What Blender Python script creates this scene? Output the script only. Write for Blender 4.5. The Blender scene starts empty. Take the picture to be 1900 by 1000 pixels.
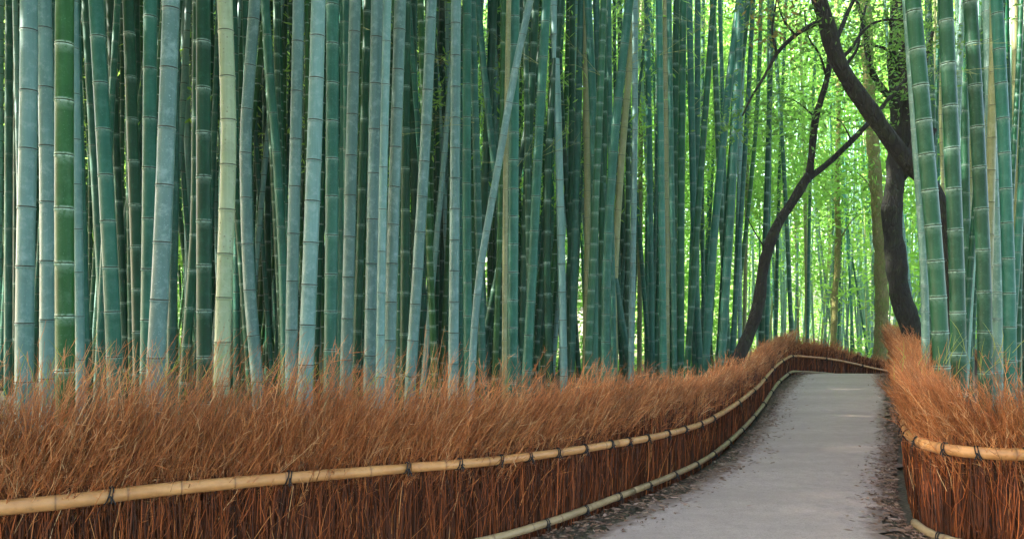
import bpy, math, random
import numpy as np

# ------------------------------------------------------------------ camera, world, sun, exposure
scene = bpy.context.scene
COL = scene.collection
F = 1500.0          # focal length in pixels of the 1900 x 1000 photograph
EYE = 1.6           # camera height
HOR = 569.0         # row of the horizon

cd = bpy.data.cameras.new("camera")
cd.sensor_width = 36.0
cd.lens = F / 1900.0 * 36.0
cd.shift_y = (HOR - 500.0) / 1900.0
cd.clip_start = 0.05
cd.clip_end = 2000.0
cam = bpy.data.objects.new("camera", cd)
cam.location = (0, 0, EYE)
cam.rotation_euler = (math.radians(90), 0, 0)
COL.objects.link(cam)
scene.camera = cam

SUN_EL, SUN_AZ = math.radians(33), math.radians(264)   # azimuth from +Y towards +X
world = bpy.data.worlds.new("World")
scene.world = world
world.use_nodes = True
wn = world.node_tree
bg = wn.nodes["Background"]
sky = wn.nodes.new("ShaderNodeTexSky")
sky.sky_type = 'NISHITA'
sky.sun_disc = False
sky.sun_elevation = SUN_EL
sky.sun_rotation = SUN_AZ
sky.air_density = 1.0
sky.dust_density = 3.5
sky.ozone_density = 0.4
wn.links.new(sky.outputs[0], bg.inputs[0])
bg.inputs[1].default_value = 0.15

sl = bpy.data.lights.new("sun", 'SUN')
sl.energy = 5.0
sl.angle = math.radians(1.0)
sl.color = (1.0, 0.95, 0.86)
sun = bpy.data.objects.new("sun", sl)
sun.rotation_euler = (math.radians(90) - SUN_EL, 0, math.pi - SUN_AZ)
COL.objects.link(sun)

scene.view_settings.view_transform = 'Standard'
scene.view_settings.look = 'None'
scene.view_settings.gamma = 1.0
scene.view_settings.exposure = 3.08
scene.render.engine = 'CYCLES'
scene.cycles.max_bounces = 8
scene.cycles.diffuse_bounces = 4
scene.cycles.transmission_bounces = 6
scene.cycles.use_denoising = True

R = random.Random(7)
NR = np.random.default_rng(11)


def P(x, y, d):
    """a point of the place from its pixel in the photograph and its distance"""
    return ((x - 950.0) * d / F, d, EYE - (y - HOR) * d / F)


def lerp_table(t, tab):
    if t <= tab[0][0]:
        return tab[0][1]
    for (a, va), (b, vb) in zip(tab, tab[1:]):
        if t <= b:
            k = (t - a) / (b - a)
            return va + (vb - va) * k
    return tab[-1][1]


def smooth_line(pts, step=0.12):
    """Catmull-Rom through 2-D or 3-D points, resampled evenly"""
    p = np.array(pts, float)
    p = np.vstack([2 * p[0] - p[1], p, 2 * p[-1] - p[-2]])
    out = []
    for i in range(1, len(p) - 2):
        a, b, c, d = p[i - 1], p[i], p[i + 1], p[i + 2]
        n = max(4, int(np.linalg.norm(c - b) / step))
        t = np.linspace(0, 1, n, endpoint=False)[:, None]
        out.append(0.5 * (2 * b + (c - a) * t + (2 * a - 5 * b + 4 * c - d) * t ** 2 + (3 * b - a - 3 * c + d) * t ** 3))
    out.append(p[-2][None])
    q = np.vstack(out)
    s = np.r_[0, np.cumsum(np.linalg.norm(np.diff(q, axis=0), axis=1))]
    n = max(3, int(s[-1] / step) + 1)
    ss = np.linspace(0, s[-1], n)
    return np.stack([np.interp(ss, s, q[:, k]) for k in range(q.shape[1])], 1), ss


# ------------------------------------------------------------------ node helpers
def new_mat(name):
    m = bpy.data.materials.new(name)
    m.use_nodes = True
    nt = m.node_tree
    return m, nt, nt.nodes["Principled BSDF"]


def node(nt, t, **kw):
    n = nt.nodes.new(t)
    for k, v in kw.items():
        if hasattr(n, k):
            setattr(n, k, v)
        else:
            n.inputs[k].default_value = v
    return n


def mixc(nt, fac, a, b, mode='MIX'):
    n = nt.nodes.new("ShaderNodeMix")
    n.data_type = 'RGBA'
    n.blend_type = mode
    for sock, v in ((n.inputs[0], fac), (n.inputs[6], a), (n.inputs[7], b)):
        if hasattr(v, "is_linked"):
            nt.links.new(v, sock)
        elif isinstance(v, (int, float)):
            sock.default_value = v
        else:
            sock.default_value = tuple(v) + ((1,) if len(v) == 3 else ())
    return n.outputs[2]


def ramp(nt, fac, stops):
    n = nt.nodes.new("ShaderNodeValToRGB")
    el = n.color_ramp.elements
    while len(el) < len(stops):
        el.new(0.5)
    for e, (p, c) in zip(el, stops):
        e.position = p
        e.color = (c, c, c, 1) if isinstance(c, (int, float)) else tuple(c) + (1,)
    nt.links.new(fac, n.inputs[0])
    return n.outputs[0]


def noise(nt, vec, scale, detail=3, rough=0.55):
    n = node(nt, "ShaderNodeTexNoise")
    n.inputs["Scale"].default_value = scale
    n.inputs["Detail"].default_value = detail
    n.inputs["Roughness"].default_value = rough
    if vec is not None:
        nt.links.new(vec, n.inputs["Vector"])
    return n.outputs["Fac"]


def attr(nt, name):
    n = node(nt, "ShaderNodeAttribute")
    n.attribute_name = name
    return n


def math_(nt, op, a, b=None):
    n = nt.nodes.new("ShaderNodeMath")
    n.operation = op
    for i, v in enumerate((a, b)):
        if v is None:
            continue
        if hasattr(v, "is_linked"):
            nt.links.new(v, n.inputs[i])
        else:
            n.inputs[i].default_value = v
    return n.outputs[0]


def bump(nt, bsdf, h, strength, dist=0.01):
    b = node(nt, "ShaderNodeBump")
    b.inputs["Strength"].default_value = strength
    b.inputs["Distance"].default_value = dist
    nt.links.new(h, b.inputs["Height"])
    nt.links.new(b.outputs[0], bsdf.inputs["Normal"])


def scaled_coords(nt, sx, sy, sz, kind="Object"):
    tc = node(nt, "ShaderNodeTexCoord")
    oi = node(nt, "ShaderNodeObjectInfo")
    add = node(nt, "ShaderNodeVectorMath")
    add.operation = 'ADD'
    off = node(nt, "ShaderNodeVectorMath")
    off.operation = 'SCALE'
    off.inputs[0].default_value = (37.0, 91.0, 53.0)
    nt.links.new(oi.outputs["Random"], off.inputs["Scale"])
    nt.links.new(tc.outputs[kind], add.inputs[0])
    nt.links.new(off.outputs[0], add.inputs[1])
    mp = node(nt, "ShaderNodeMapping")
    mp.inputs["Scale"].default_value = (sx, sy, sz)
    nt.links.new(add.outputs[0], mp.inputs["Vector"])
    return mp.outputs[0], oi


def bamboo_mat(name, c1, c2, powder, band, scar, spots=0.0, rough=0.42):
    """c1 / c2: skin colours; powder: waxy bloom colour; band: strength of the pale ring, scar: strength of the dark ring"""
    m, nt, b = new_mat(name)
    v, oi = scaled_coords(nt, 1, 1, 0.22)
    v2, _ = scaled_coords(nt, 1, 1, 1)
    v3, _ = scaled_coords(nt, 60, 60, 1.6)
    base = mixc(nt, ramp(nt, noise(nt, v, 6.0, 4), [(0.32, 0), (0.72, 1)]), c1, c2)
    tone = ramp(nt, oi.outputs["Random"], [(0.0, 0.70), (1.0, 1.25)])
    base = mixc(nt, 1.0, base, tone, 'MULTIPLY')
    streak = ramp(nt, noise(nt, v3, 1.0, 3), [(0.3, 0.80), (0.7, 1.10)])
    base = mixc(nt, 0.6, base, streak, 'MULTIPLY')
    patch = ramp(nt, noise(nt, v2, 9.0, 6, 0.7), [(0.50, 0), (0.72, 0.65 if c1[0] > 0.08 else 0.38)])
    base = mixc(nt, patch, base, powder)
    grime = ramp(nt, noise(nt, v2, 3.2, 5, 0.65), [(0.55, 0), (0.80, 0.45)])
    base = mixc(nt, grime, base, tuple(x * 0.45 for x in c1))
    speck = ramp(nt, noise(nt, v2, 70.0, 2, 0.5), [(0.66, 0), (0.72, 0.5)])
    base = mixc(nt, speck, base, powder)
    if spots:
        vo = node(nt, "ShaderNodeTexVoronoi")
        vo.inputs["Scale"].default_value = 26.0
        nt.links.new(v2, vo.inputs["Vector"])
        sp = ramp(nt, vo.outputs["Distance"], [(0.10, spots), (0.24, 0)])
        sp = math_(nt, 'MULTIPLY', sp, ramp(nt, noise(nt, v2, 4.0, 2), [(0.42, 0), (0.58, 1)]))
        base = mixc(nt, sp, base, (0.10, 0.07, 0.03))
    # the bloom under and over every node, the scar line of the node itself
    a = attr(nt, "band")
    brk = ramp(nt, noise(nt, v2, 34.0, 3, 0.6), [(0.34, 0.25), (0.52, 1.0)])
    base = mixc(nt, math_(nt, 'MULTIPLY', math_(nt, 'MULTIPLY', a.outputs["Fac"], band), brk), base, tuple(min(0.78, x * 0.8 + k_) for x, k_ in zip(powder, (0.36, 0.46, 0.40))))
    d = attr(nt, "scar")
    base = mixc(nt, math_(nt, 'MULTIPLY', d.outputs["Fac"], scar), base, (0.035, 0.035, 0.02))
    nt.links.new(base, b.inputs["Base Color"])
    b.inputs["Roughness"].default_value = rough
    b.inputs["Specular IOR Level"].default_value = 0.35 if c1[0] > 0.08 else 0.22
    bump(nt, b, noise(nt, v3, 1.0, 3), 0.12, 0.004)
    return m


MAT = {}
MAT["blue"] = bamboo_mat("waxy_blue_culm", (0.090, 0.205, 0.172), (0.150, 0.292, 0.258), (0.28, 0.405, 0.37), 0.15, 0.95)
MAT["teal"] = bamboo_mat("teal_culm", (0.011, 0.085, 0.052), (0.026, 0.135, 0.090), (0.11, 0.24, 0.195), 0.45, 0.9)
MAT["dark"] = bamboo_mat("deep_green_culm", (0.002, 0.048, 0.015), (0.006, 0.076, 0.034), (0.020, 0.125, 0.075), 0.95, 0.6)
MAT["green"] = bamboo_mat("fresh_green_culm", (0.009, 0.066, 0.010), (0.020, 0.095, 0.022), (0.09, 0.21, 0.11), 1.0, 0.6)
MAT["jade"] = bamboo_mat("jade_culm", (0.012, 0.070, 0.028), (0.024, 0.105, 0.050), (0.07, 0.18, 0.11), 0.95, 0.7)
MAT["yellow"] = bamboo_mat("aged_yellow_culm", (0.17, 0.20, 0.075), (0.25, 0.26, 0.115), (0.33, 0.35, 0.21), 0.15, 0.8, spots=0.7)
MAT["cream"] = bamboo_mat("pale_cream_culm", (0.19, 0.26, 0.14), (0.26, 0.32, 0.185), (0.36, 0.42, 0.29), 0.1, 0.8, spots=0.7)
MAT["pale"] = bamboo_mat("pale_teal_culm", (0.10, 0.24, 0.17), (0.17, 0.32, 0.25), (0.32, 0.46, 0.38), 0.55, 0.6)


def leaf_mat(name, c_dark, c_light, trans=0.5, rough=0.5):
    m, nt, b = new_mat(name)
    a = attr(nt, "rnd")
    col = mixc(nt, a.outputs["Fac"], c_dark, c_light)
    nt.links.new(col, b.inputs["Base Color"])
    b.inputs["Roughness"].default_value = rough
    b.inputs["Specular IOR Level"].default_value = 0.2
    tr = node(nt, "ShaderNodeBsdfTranslucent")
    tcol = mixc(nt, 0.5, col, (0.58, 0.90, 0.19))
    nt.links.new(tcol, tr.inputs["Color"])
    mx = node(nt, "ShaderNodeMixShader")
    mx.inputs[0].default_value = trans
    out = nt.nodes["Material Output"]
    nt.links.new(b.outputs[0], mx.inputs[1])
    nt.links.new(tr.outputs[0], mx.inputs[2])
    nt.links.new(mx.outputs[0], out.inputs[0])
    return m


MAT["far_leaf"] = leaf_mat("sunlit_leaf", (0.12, 0.29, 0.035), (0.32, 0.54, 0.12), 0.62)  # leaf colours lightened to stand in for sun the clearing lacks
MAT["tree_leaf"] = leaf_mat("glossy_tree_leaf", (0.015, 0.065, 0.010), (0.06, 0.19, 0.025), 0.4, 0.35)
MAT["dead_leaf"] = leaf_mat("dry_brown_leaf", (0.10, 0.045, 0.015), (0.20, 0.10, 0.03), 0.3)
MAT["canopy_leaf"] = leaf_mat("canopy_leaf", (0.05, 0.12, 0.03), (0.09, 0.17, 0.05), 0.2)


def bark_mat(name, c1, c2, moss):
    m, nt, b = new_mat(name)
    v, oi = scaled_coords(nt, 1, 1, 0.25)
    v2, _ = scaled_coords(nt, 1, 1, 1)
    n1 = noise(nt, v, 34.0, 7, 0.7)
    n2 = noise(nt, v2, 9.0, 6, 0.7)
    vo = node(nt, "ShaderNodeTexVoronoi", feature='DISTANCE_TO_EDGE')
    vo.inputs["Scale"].default_value = 20.0
    nt.links.new(v, vo.inputs["Vector"])
    crack = ramp(nt, vo.outputs["Distance"], [(0.0, 0), (0.16, 1)])
    h = math_(nt, 'ADD', math_(nt, 'MULTIPLY', n1, 0.5), math_(nt, 'MULTIPLY', crack, 0.5))
    col = mixc(nt, ramp(nt, h, [(0.3, 0), (0.85, 1)]), c1, c2)
    col = mixc(nt, ramp(nt, n2, [(0.48, 0), (0.62, 0.85)]), col, moss)
    col = mixc(nt, ramp(nt, noise(nt, v2, 14.0, 4, 0.6), [(0.62, 0), (0.70, 0.5)]), col, tuple(x * 2.4 for x in c2))
    nt.links.new(col, b.inputs["Base Color"])
    b.inputs["Roughness"].default_value = 0.9
    bump(nt, b, h, 0.9, 0.03)
    return m


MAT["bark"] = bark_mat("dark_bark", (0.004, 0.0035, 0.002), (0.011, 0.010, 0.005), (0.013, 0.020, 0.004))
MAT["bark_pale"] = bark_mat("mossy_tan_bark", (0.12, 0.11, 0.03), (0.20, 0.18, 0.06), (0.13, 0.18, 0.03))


def twig_mat():
    m, nt, b = new_mat("brushwood_twig")
    a = attr(nt, "rnd")
    t = attr(nt, "tip")
    n = node(nt, "ShaderNodeValToRGB")
    el = n.color_ramp.elements
    stops = [(0.0, (0.035, 0.012, 0.004)), (0.3, (0.13, 0.033, 0.009)), (0.62, (0.41, 0.105, 0.026)), (0.86, (0.62, 0.25, 0.075)), (1.0, (0.70, 0.45, 0.22))]
    while len(el) < len(stops):
        el.new(0.5)
    for e, (p, c) in zip(el, stops):
        e.position = p
        e.color = c + (1,)
    nt.links.new(a.outputs["Fac"], n.inputs[0])
    col = mixc(nt, math_(nt, 'MULTIPLY', t.outputs["Fac"], 0.35), n.outputs[0], (0.66, 0.30, 0.11))
    nt.links.new(col, b.inputs["Base Color"])
    b.inputs["Roughness"].default_value = 0.6
    b.inputs["Specular IOR Level"].default_value = 0.25
    return m


MAT["twig"] = twig_mat()


def simple_noise_mat(name, c1, c2, scale, rough=0.9, bmp=0.5, dist=0.02, mapping=(1, 1, 1)):
    m, nt, b = new_mat(name)
    v, oi = scaled_coords(nt, *mapping)
    n1 = noise(nt, v, scale, 6, 0.65)
    nt.links.new(mixc(nt, ramp(nt, n1, [(0.3, 0), (0.7, 1)]), c1, c2), b.inputs["Base Color"])
    b.inputs["Roughness"].default_value = rough
    bump(nt, b, n1, bmp, dist)
    return m


MAT["core"] = simple_noise_mat("packed_brushwood", (0.03, 0.012, 0.006), (0.085, 0.034, 0.014), 30, mapping=(3, 3, 0.3))
MAT["cord"] = simple_noise_mat("black_cord", (0.006, 0.006, 0.007), (0.02, 0.018, 0.016), 60, 0.8)
MAT["grass_tip"] = leaf_mat("yellow_grass", (0.22, 0.22, 0.04), (0.38, 0.36, 0.08), 0.4)
MAT["shoot"] = simple_noise_mat("bamboo_twig", (0.16, 0.22, 0.06), (0.34, 0.36, 0.13), 20, 0.6)


def rail_mat(name, c1, c2):
    m, nt, b = new_mat(name)
    v, oi = scaled_coords(nt, 1, 1, 1)
    vs, _ = scaled_coords(nt, 2, 30, 40)
    n1 = noise(nt, v, 5.0, 5, 0.6)
    col = mixc(nt, ramp(nt, n1, [(0.3, 0), (0.7, 1)]), c1, c2)
    col = mixc(nt, 0.5, col, ramp(nt, noise(nt, vs, 1.0, 4), [(0.3, 0.7), (0.7, 1.1)]), 'MULTIPLY')
    st = ramp(nt, noise(nt, v, 24.0, 5, 0.7), [(0.60, 0), (0.74, 0.6)])
    col = mixc(nt, st, col, (0.17, 0.09, 0.04))
    d = attr(nt, "scar")
    col = mixc(nt, math_(nt, 'MULTIPLY', d.outputs["Fac"], 0.75), col, (0.13, 0.06, 0.025))
    nt.links.new(col, b.inputs["Base Color"])
    b.inputs["Roughness"].default_value = 0.45
    return m


MAT["rail"] = rail_mat("tan_bamboo_pole", (0.44, 0.19, 0.055), (0.62, 0.32, 0.115))
MAT["rail_old"] = rail_mat("weathered_bamboo_pole", (0.30, 0.20, 0.10), (0.44, 0.31, 0.16))


# ------------------------------------------------------------------ mesh helpers
def mesh_np(name, V, faces, attrs=None, smooth=False, mat_index=None):
    """faces: (n, 4) array of quads or (n, 3) of triangles"""
    me = bpy.data.meshes.new(name)
    V = np.asarray(V, np.float32)
    faces = np.asarray(faces, np.int32)
    k = faces.shape[1]
    me.vertices.add(len(V))
    me.vertices.foreach_set("co", V.ravel())
    me.loops.add(faces.size)
    me.loops.foreach_set("vertex_index", faces.ravel())
    me.polygons.add(len(faces))
    me.polygons.foreach_set("loop_start", np.arange(0, faces.size, k, dtype=np.int32))
    me.polygons.foreach_set("use_smooth", np.full(len(faces), smooth, bool))
    if mat_index is not None:
        me.polygons.foreach_set("material_index", np.asarray(mat_index, np.int32))
    for an, av in (attrs or {}).items():
        at = me.attributes.new(an, 'FLOAT', 'POINT')
        at.data.foreach_set("value", np.asarray(av, np.float32))
    me.update(calc_edges=True)
    me.validate()
    return me


def link(name, me, mats, parent=None, loc=None):
    o = bpy.data.objects.new(name, me)
    COL.objects.link(o)
    for m in (mats if isinstance(mats, (list, tuple)) else [mats]):
        me.materials.append(m)
    if parent is not None:
        o.parent = parent
    if loc is not None:
        o.location = loc
    return o


def tag(o, label=None, cat=None, group=None, kind=None):
    if label:
        o["label"] = label
    if cat:
        o["category"] = cat
    if group:
        o["group"] = group
    if kind:
        o["kind"] = kind
    return o


def empty(name, loc):
    o = bpy.data.objects.new(name, None)
    o.empty_display_size = 0.2
    o.location = loc
    COL.objects.link(o)
    return o


def tubes(P3, rad, sides=3):
    """P3 (n, k, 3) polylines, rad (n, k): open tubes as one vertex and quad array"""
    n, k, _ = P3.shape
    T = np.gradient(P3, axis=1)
    T /= np.linalg.norm(T, axis=2, keepdims=True) + 1e-9
    ref = NR.normal(size=(n, 1, 3))
    A = np.cross(T, ref)
    A /= np.linalg.norm(A, axis=2, keepdims=True) + 1e-9
    B = np.cross(T, A)
    th = np.arange(sides) * 2 * math.pi / sides
    V = P3[:, :, None, :] + rad[:, :, None, None] * (A[:, :, None, :] * np.cos(th)[None, None, :, None] + B[:, :, None, :] * np.sin(th)[None, None, :, None])
    V = V.reshape(-1, 3)
    idx = np.arange(n * k * sides).reshape(n, k, sides)
    a = idx[:, :-1, :]
    b = np.roll(a, -1, axis=2)
    c = idx[:, 1:, :]
    d = np.roll(c, -1, axis=2)
    Fq = np.stack([a, b, d, c], -1).reshape(-1, 4)
    return V, Fq


def pole_mesh(name, pts, radii, sides=10, extra=None, wob=0.0):
    """one tube along a polyline with parallel-transported rings; extra: dict of per-ring attributes"""
    p = np.array(pts, float)
    n = len(p)
    T = np.gradient(p, axis=0)
    T /= np.linalg.norm(T, axis=1, keepdims=True)
    a = np.cross(T[0], (0.31, 0.95, 0.05) if abs(T[0][1]) < 0.8 else (0.95, 0.1, 0.3))
    a /= np.linalg.norm(a)
    V = []
    th = np.arange(sides) * 2 * math.pi / sides
    for i in range(n):
        a = a - T[i] * np.dot(a, T[i])
        a /= np.linalg.norm(a)
        b = np.cross(T[i], a)
        r = radii[i] * (1 + wob * NR.normal(size=sides)[:, None]) if wob else radii[i]
        V.append(p[i] + r * (np.cos(th)[:, None] * a + np.sin(th)[:, None] * b))
    V = np.vstack(V)
    idx = np.arange(n * sides).reshape(n, sides)
    a_ = idx[:-1]
    b_ = np.roll(a_, -1, 1)
    c_ = idx[1:]
    d_ = np.roll(c_, -1, 1)
    Fq = np.stack([a_, b_, d_, c_], -1).reshape(-1, 4)
    # closed ends: fans of quads collapsed onto a centre vertex
    V = np.vstack([V, p[0], p[-1]])
    c0, c1 = n * sides, n * sides + 1
    caps = []
    for j in range(0, sides, 2):
        caps.append((idx[0][j], c0, idx[0][(j + 2) % sides], idx[0][(j + 1) % sides]))
        caps.append((idx[-1][j], idx[-1][(j + 1) % sides], idx[-1][(j + 2) % sides], c1))
    Fq = np.vstack([Fq, np.array(caps)])
    at = {}
    for k, v in (extra or {}).items():
        at[k] = np.r_[np.repeat(np.asarray(v, float), sides), 0, 0]
    return mesh_np(name, V, Fq, at, smooth=True)


# ------------------------------------------------------------------ terrain
def ground_z(x, y):
    dy = max(0.0, y - 19.2)
    z = -min(1.3, 0.11 * dy ** 1.5)
    k = min(1.0, max(0.0, (0.9 - x) / 1.4)) * min(1.0, max(0.0, (9.0 - y) / 3.0))
    z -= 0.085 * k * k * (3 - 2 * k)
    return z


# left fence foot line and right fence foot line (X, Y)
LEFT = [(-7.2, 2.55), (-4.6, 3.45), (-2.67, 4.25), (-2.02, 4.66), (-0.87, 5.2), (-0.25, 5.5), (0.2, 5.85), (0.63, 6.28), (1.40, 7.25), (2.17, 8.57),
        (3.46, 11.5), (5.19, 15.9), (6.55, 19.0), (6.95, 19.75), (7.5, 20.05), (8.24, 20.6), (9.3, 21.5), (9.97, 22.0), (11.5, 22.9), (14.5, 24.2)]
RIGHT = [(7.0, 4.7), (5.0, 4.95), (3.5, 5.21), (3.07, 5.34), (2.92, 5.66), (3.05, 6.2), (3.53, 7.3), (4.3, 8.9), (5.35, 11.0), (6.75, 14.0), (8.10, 17.3), (8.85, 19.0), (9.8, 19.9), (12.0, 21.0), (15, 22.0)]
LY, LX = [p[1] for p in LEFT], [p[0] for p in LEFT]
RY, RX = [p[1] for p in RIGHT[4:]], [p[0] for p in RIGHT[4:]]


def left_x(y):
    return float(np.interp(y, LY, LX))


def right_x(y):
    return float(np.interp(y, RY, RX))


gx = np.r_[-400, -150, -60, np.arange(-34, 34.01, 0.6), 60, 150, 400]
gy = np.r_[-200, -60, -20, np.arange(-6, 30.01, 0.4), np.arange(31, 60, 2), 90, 200, 600]
GX, GY = np.meshgrid(gx, gy)
GZ = np.array([[ground_z(x, y) - 0.03 + 0.012 * math.sin(x * 3.1) * math.cos(y * 2.3) for x in gx] for y in gy])
V = np.stack([GX, GY, GZ], -1).reshape(-1, 3)
idx = np.arange(len(V)).reshape(len(gy), len(gx))
Fq = np.stack([idx[:-1, :-1], idx[:-1, 1:], idx[1:, 1:], idx[1:, :-1]], -1).reshape(-1, 4)
m, nt, b = new_mat("forest_floor")
v, oi = scaled_coords(nt, 1, 1, 1)
n1 = noise(nt, v, 30.0, 8, 0.7)
n2 = noise(nt, v, 3.0, 4, 0.6)
col = mixc(nt, ramp(nt, n1, [(0.35, 0), (0.68, 1)]), (0.045, 0.034, 0.018), (0.165, 0.125, 0.075))
col = mixc(nt, ramp(nt, n2, [(0.4, 0), (0.7, 0.5)]), col, (0.06, 0.06, 0.03))
nt.links.new(col, b.inputs["Base Color"])
b.inputs["Roughness"].default_value = 0.95
bump(nt, b, n1, 0.8, 0.03)
MAT["floor"] = m
tag(link("ground", mesh_np("ground", V, Fq, smooth=True), MAT["floor"]), kind="structure")

# the path: left and right edges, swept into one sheet with an edge attribute
PL = [(-7.5, 1.6), (-3.0, 3.35), (-1.0, 4.55), (0.48, 5.57), (1.64, 7.25), (2.64, 9.2), (3.56, 11.4), (4.58, 14.0), (6.75, 19.0), (7.35, 19.75), (8.6, 20.5), (10.2, 21.4), (13.0, 22.6)]
PR = [(6.0, 2.5), (3.3, 4.1), (2.50, 4.9), (2.58, 5.57), (3.38, 7.25), (4.28, 9.0), (5.26, 11.4), (6.55, 14.0), (8.62, 19.0), (9.1, 19.55), (9.9, 20.1), (11.2, 20.7), (14, 21.6)]
PL2 = [(-8, -6)] + PL
PR2 = [(6, -6)] + PR
nseg = 14
el, er = [], []
for i in range(len(PL2) - 1):
    for t in np.linspace(0, 1, nseg, endpoint=False):
        el.append(np.array(PL2[i]) * (1 - t) + np.array(PL2[i + 1]) * t)
        er.append(np.array(PR2[i]) * (1 - t) + np.array(PR2[i + 1]) * t)
el, er = np.array(el), np.array(er)
# smooth, then make both edges ragged
for _ in range(10):
    el[1:-1] = (el[:-2] + 2 * el[1:-1] + el[2:]) / 4
    er[1:-1] = (er[:-2] + 2 * er[1:-1] + er[2:]) / 4
cols = 17
V, E = [], []
for i in range(len(el)):
    w = er[i] - el[i]
    j1, j2 = 0.05 * NR.normal(), 0.05 * NR.normal()
    for k in range(cols):
        t = k / (cols - 1)
        q = el[i] + w * t
        if k == 0:
            q = q + w * (j1 / max(1.5, np.linalg.norm(w)))
        if k == cols - 1:
            q = q + w * (j2 / max(1.5, np.linalg.norm(w)))
        V.append((q[0], q[1], ground_z(q[0], q[1]) + 0.012 * (1 - (2 * t - 1) ** 2) - 0.002))
        E.append(min(1.0, min(t, 1 - t) * np.linalg.norm(w) / 0.45))
idx = np.arange(len(V)).reshape(len(el), cols)
Fq = np.stack([idx[:-1, :-1], idx[:-1, 1:], idx[1:, 1:], idx[1:, :-1]], -1).reshape(-1, 4)
m, nt, b = new_mat("worn_path")
v, oi = scaled_coords(nt, 1, 1, 1)
vx, _ = scaled_coords(nt, 0.5, 2.2, 1)
fine = noise(nt, v, 160.0, 4, 0.7)
mid = noise(nt, v, 9.0, 6, 0.65)
big = noise(nt, vx, 0.8, 4, 0.6)
col = mixc(nt, ramp(nt, fine, [(0.3, 0), (0.7, 1)]), (0.36, 0.262, 0.215), (0.59, 0.455, 0.385))
col = mixc(nt, 0.55, col, ramp(nt, mid, [(0.3, 0.72), (0.7, 1.10)]), 'MULTIPLY')
grit = ramp(nt, noise(nt, v, 55.0, 3, 0.6), [(0.30, 0.62), (0.45, 1.0), (0.62, 1.0), (0.75, 1.22)])
col = mixc(nt, 0.8, col, grit, 'MULTIPLY')
col = mixc(nt, ramp(nt, big, [(0.42, 0), (0.66, 0.55)]), col, (0.34, 0.255, 0.205))
ea = attr(nt, "edge")
dirt = math_(nt, 'ADD', math_(nt, 'MULTIPLY', ea.outputs["Fac"], -1.0), math_(nt, 'MULTIPLY', noise(nt, v, 5.0, 7, 0.75), 1.25))
col = mixc(nt, ramp(nt, dirt, [(0.20, 0), (0.48, 0.85)]), col, (0.20, 0.13, 0.09))
nt.links.new(col, b.inputs["Base Color"])
b.inputs["Roughness"].default_value = 0.85
bump(nt, b, fine, 0.6, 0.012)
MAT["path"] = m
tag(link("path", mesh_np("path", V, Fq, {"edge": E}, smooth=True), MAT["path"]), kind="structure")


# ------------------------------------------------------------------ leaves
def leaf_quads(C, length, width, droop=0.3, flat=1.0):
    """lens-shaped leaves (two quads folded on the midrib) at centres C (n, 3)"""
    n = len(C)
    length = np.broadcast_to(length, n)[:, None]
    width = np.broadcast_to(width, n)[:, None]
    d = NR.normal(size=(n, 3))
    d[:, 2] = d[:, 2] * 0.5 - droop
    d /= np.linalg.norm(d, axis=1, keepdims=True)
    up = NR.normal(size=(n, 3)) * np.array([1, 1, flat])
    s = np.cross(d, up)
    s /= np.linalg.norm(s, axis=1, keepdims=True) + 1e-9
    nrm = np.cross(s, d)
    a = C - d * length * 0.5
    m1 = C + nrm * width * 0.15 + d * length * 0.05
    t = C + d * length * 0.5
    l = C - s * width * 0.5
    r = C + s * width * 0.5
    V = np.stack([a, l, m1, r, t], 1).reshape(-1, 3)
    o = np.arange(n)[:, None] * 5
    tri = np.concatenate([o + np.array([[0, 2, 1]]), o + np.array([[0, 3, 2]]), o + np.array([[1, 2, 4]]), o + np.array([[2, 3, 4]])], 0)
    return V, tri


def leaf_mesh(name, C, length, width, rnd=None, droop=0.3, flat=1.0):
    V, T = leaf_quads(C, length, width, droop, flat)
    if rnd is None:
        rnd = NR.random(len(C))
    return mesh_np(name, V, T, {"rnd": np.repeat(rnd, 5)})


# ------------------------------------------------------------------ bamboo culms
def culm_mesh(line, r0, r1, gap, first=None, sides=12):
    """line: 3-D polyline foot to top; gap: internode length; first: arc length of one node"""
    p, s = smooth_line(line, 0.15)
    L = s[-1]
    f0 = first if first is not None else R.uniform(0, gap)
    nodes, k = [], f0
    while k > 0.03:
        nodes.append(k)
        k -= gap * R.uniform(0.94, 1.0)
    k = f0 + gap
    while k < L - 0.03:
        nodes.append(k)
        k += gap * R.uniform(0.98, 1.06)
    nodes.sort()
    e = max(0.0075, r0 * 0.23)
    white = R.uniform(0.55, 1.0)
    prof = [(-5.0 * e, 1.0, 0.0, 0), (-1.6 * e, 1.0, 0.22 * white, 0), (-0.8 * e, 1.02, 0.5 * white, 0.0), (-0.55 * e, 1.075, white, 0.0), (-0.22 * e, 1.075, white, 0.0), (-0.10 * e, 0.99, 0.0, 1.0), (0.38 * e, 0.985, 0.0, 1.0), (0.48 * e, 1.04, 0.8 * white, 0.1), (0.78 * e, 1.035, 0.5 * white, 0.0), (1.5 * e, 1.0, 0.0, 0)]
    ring = [(0.0, 1.0, 0, 0)]
    for q in nodes:
        for ds, m_, b_, c_ in prof:
            ring.append((q + ds, m_, b_, c_))
    ring.append((L, 1.0, 0, 0))
    ring = [x for x in ring if 0 <= x[0] <= L]
    ring.sort()
    ss = np.array([x[0] for x in ring])
    pts = np.stack([np.interp(ss, s, p[:, k]) for k in range(3)], 1)
    keep = np.r_[True, np.diff(ss) > 1e-4]
    # a small kink in direction at every node
    ring = [x for x, kk in zip(ring, keep) if kk]
    pts, ss = pts[keep], ss[keep]
    rad = np.array([(r0 + (r1 - r0) * (x[0] / L)) * x[1] for x in ring])
    return pole_mesh("bamboo_culm", pts, rad, sides, {"band": [x[2] for x in ring], "scar": [x[3] for x in ring]})


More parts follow.
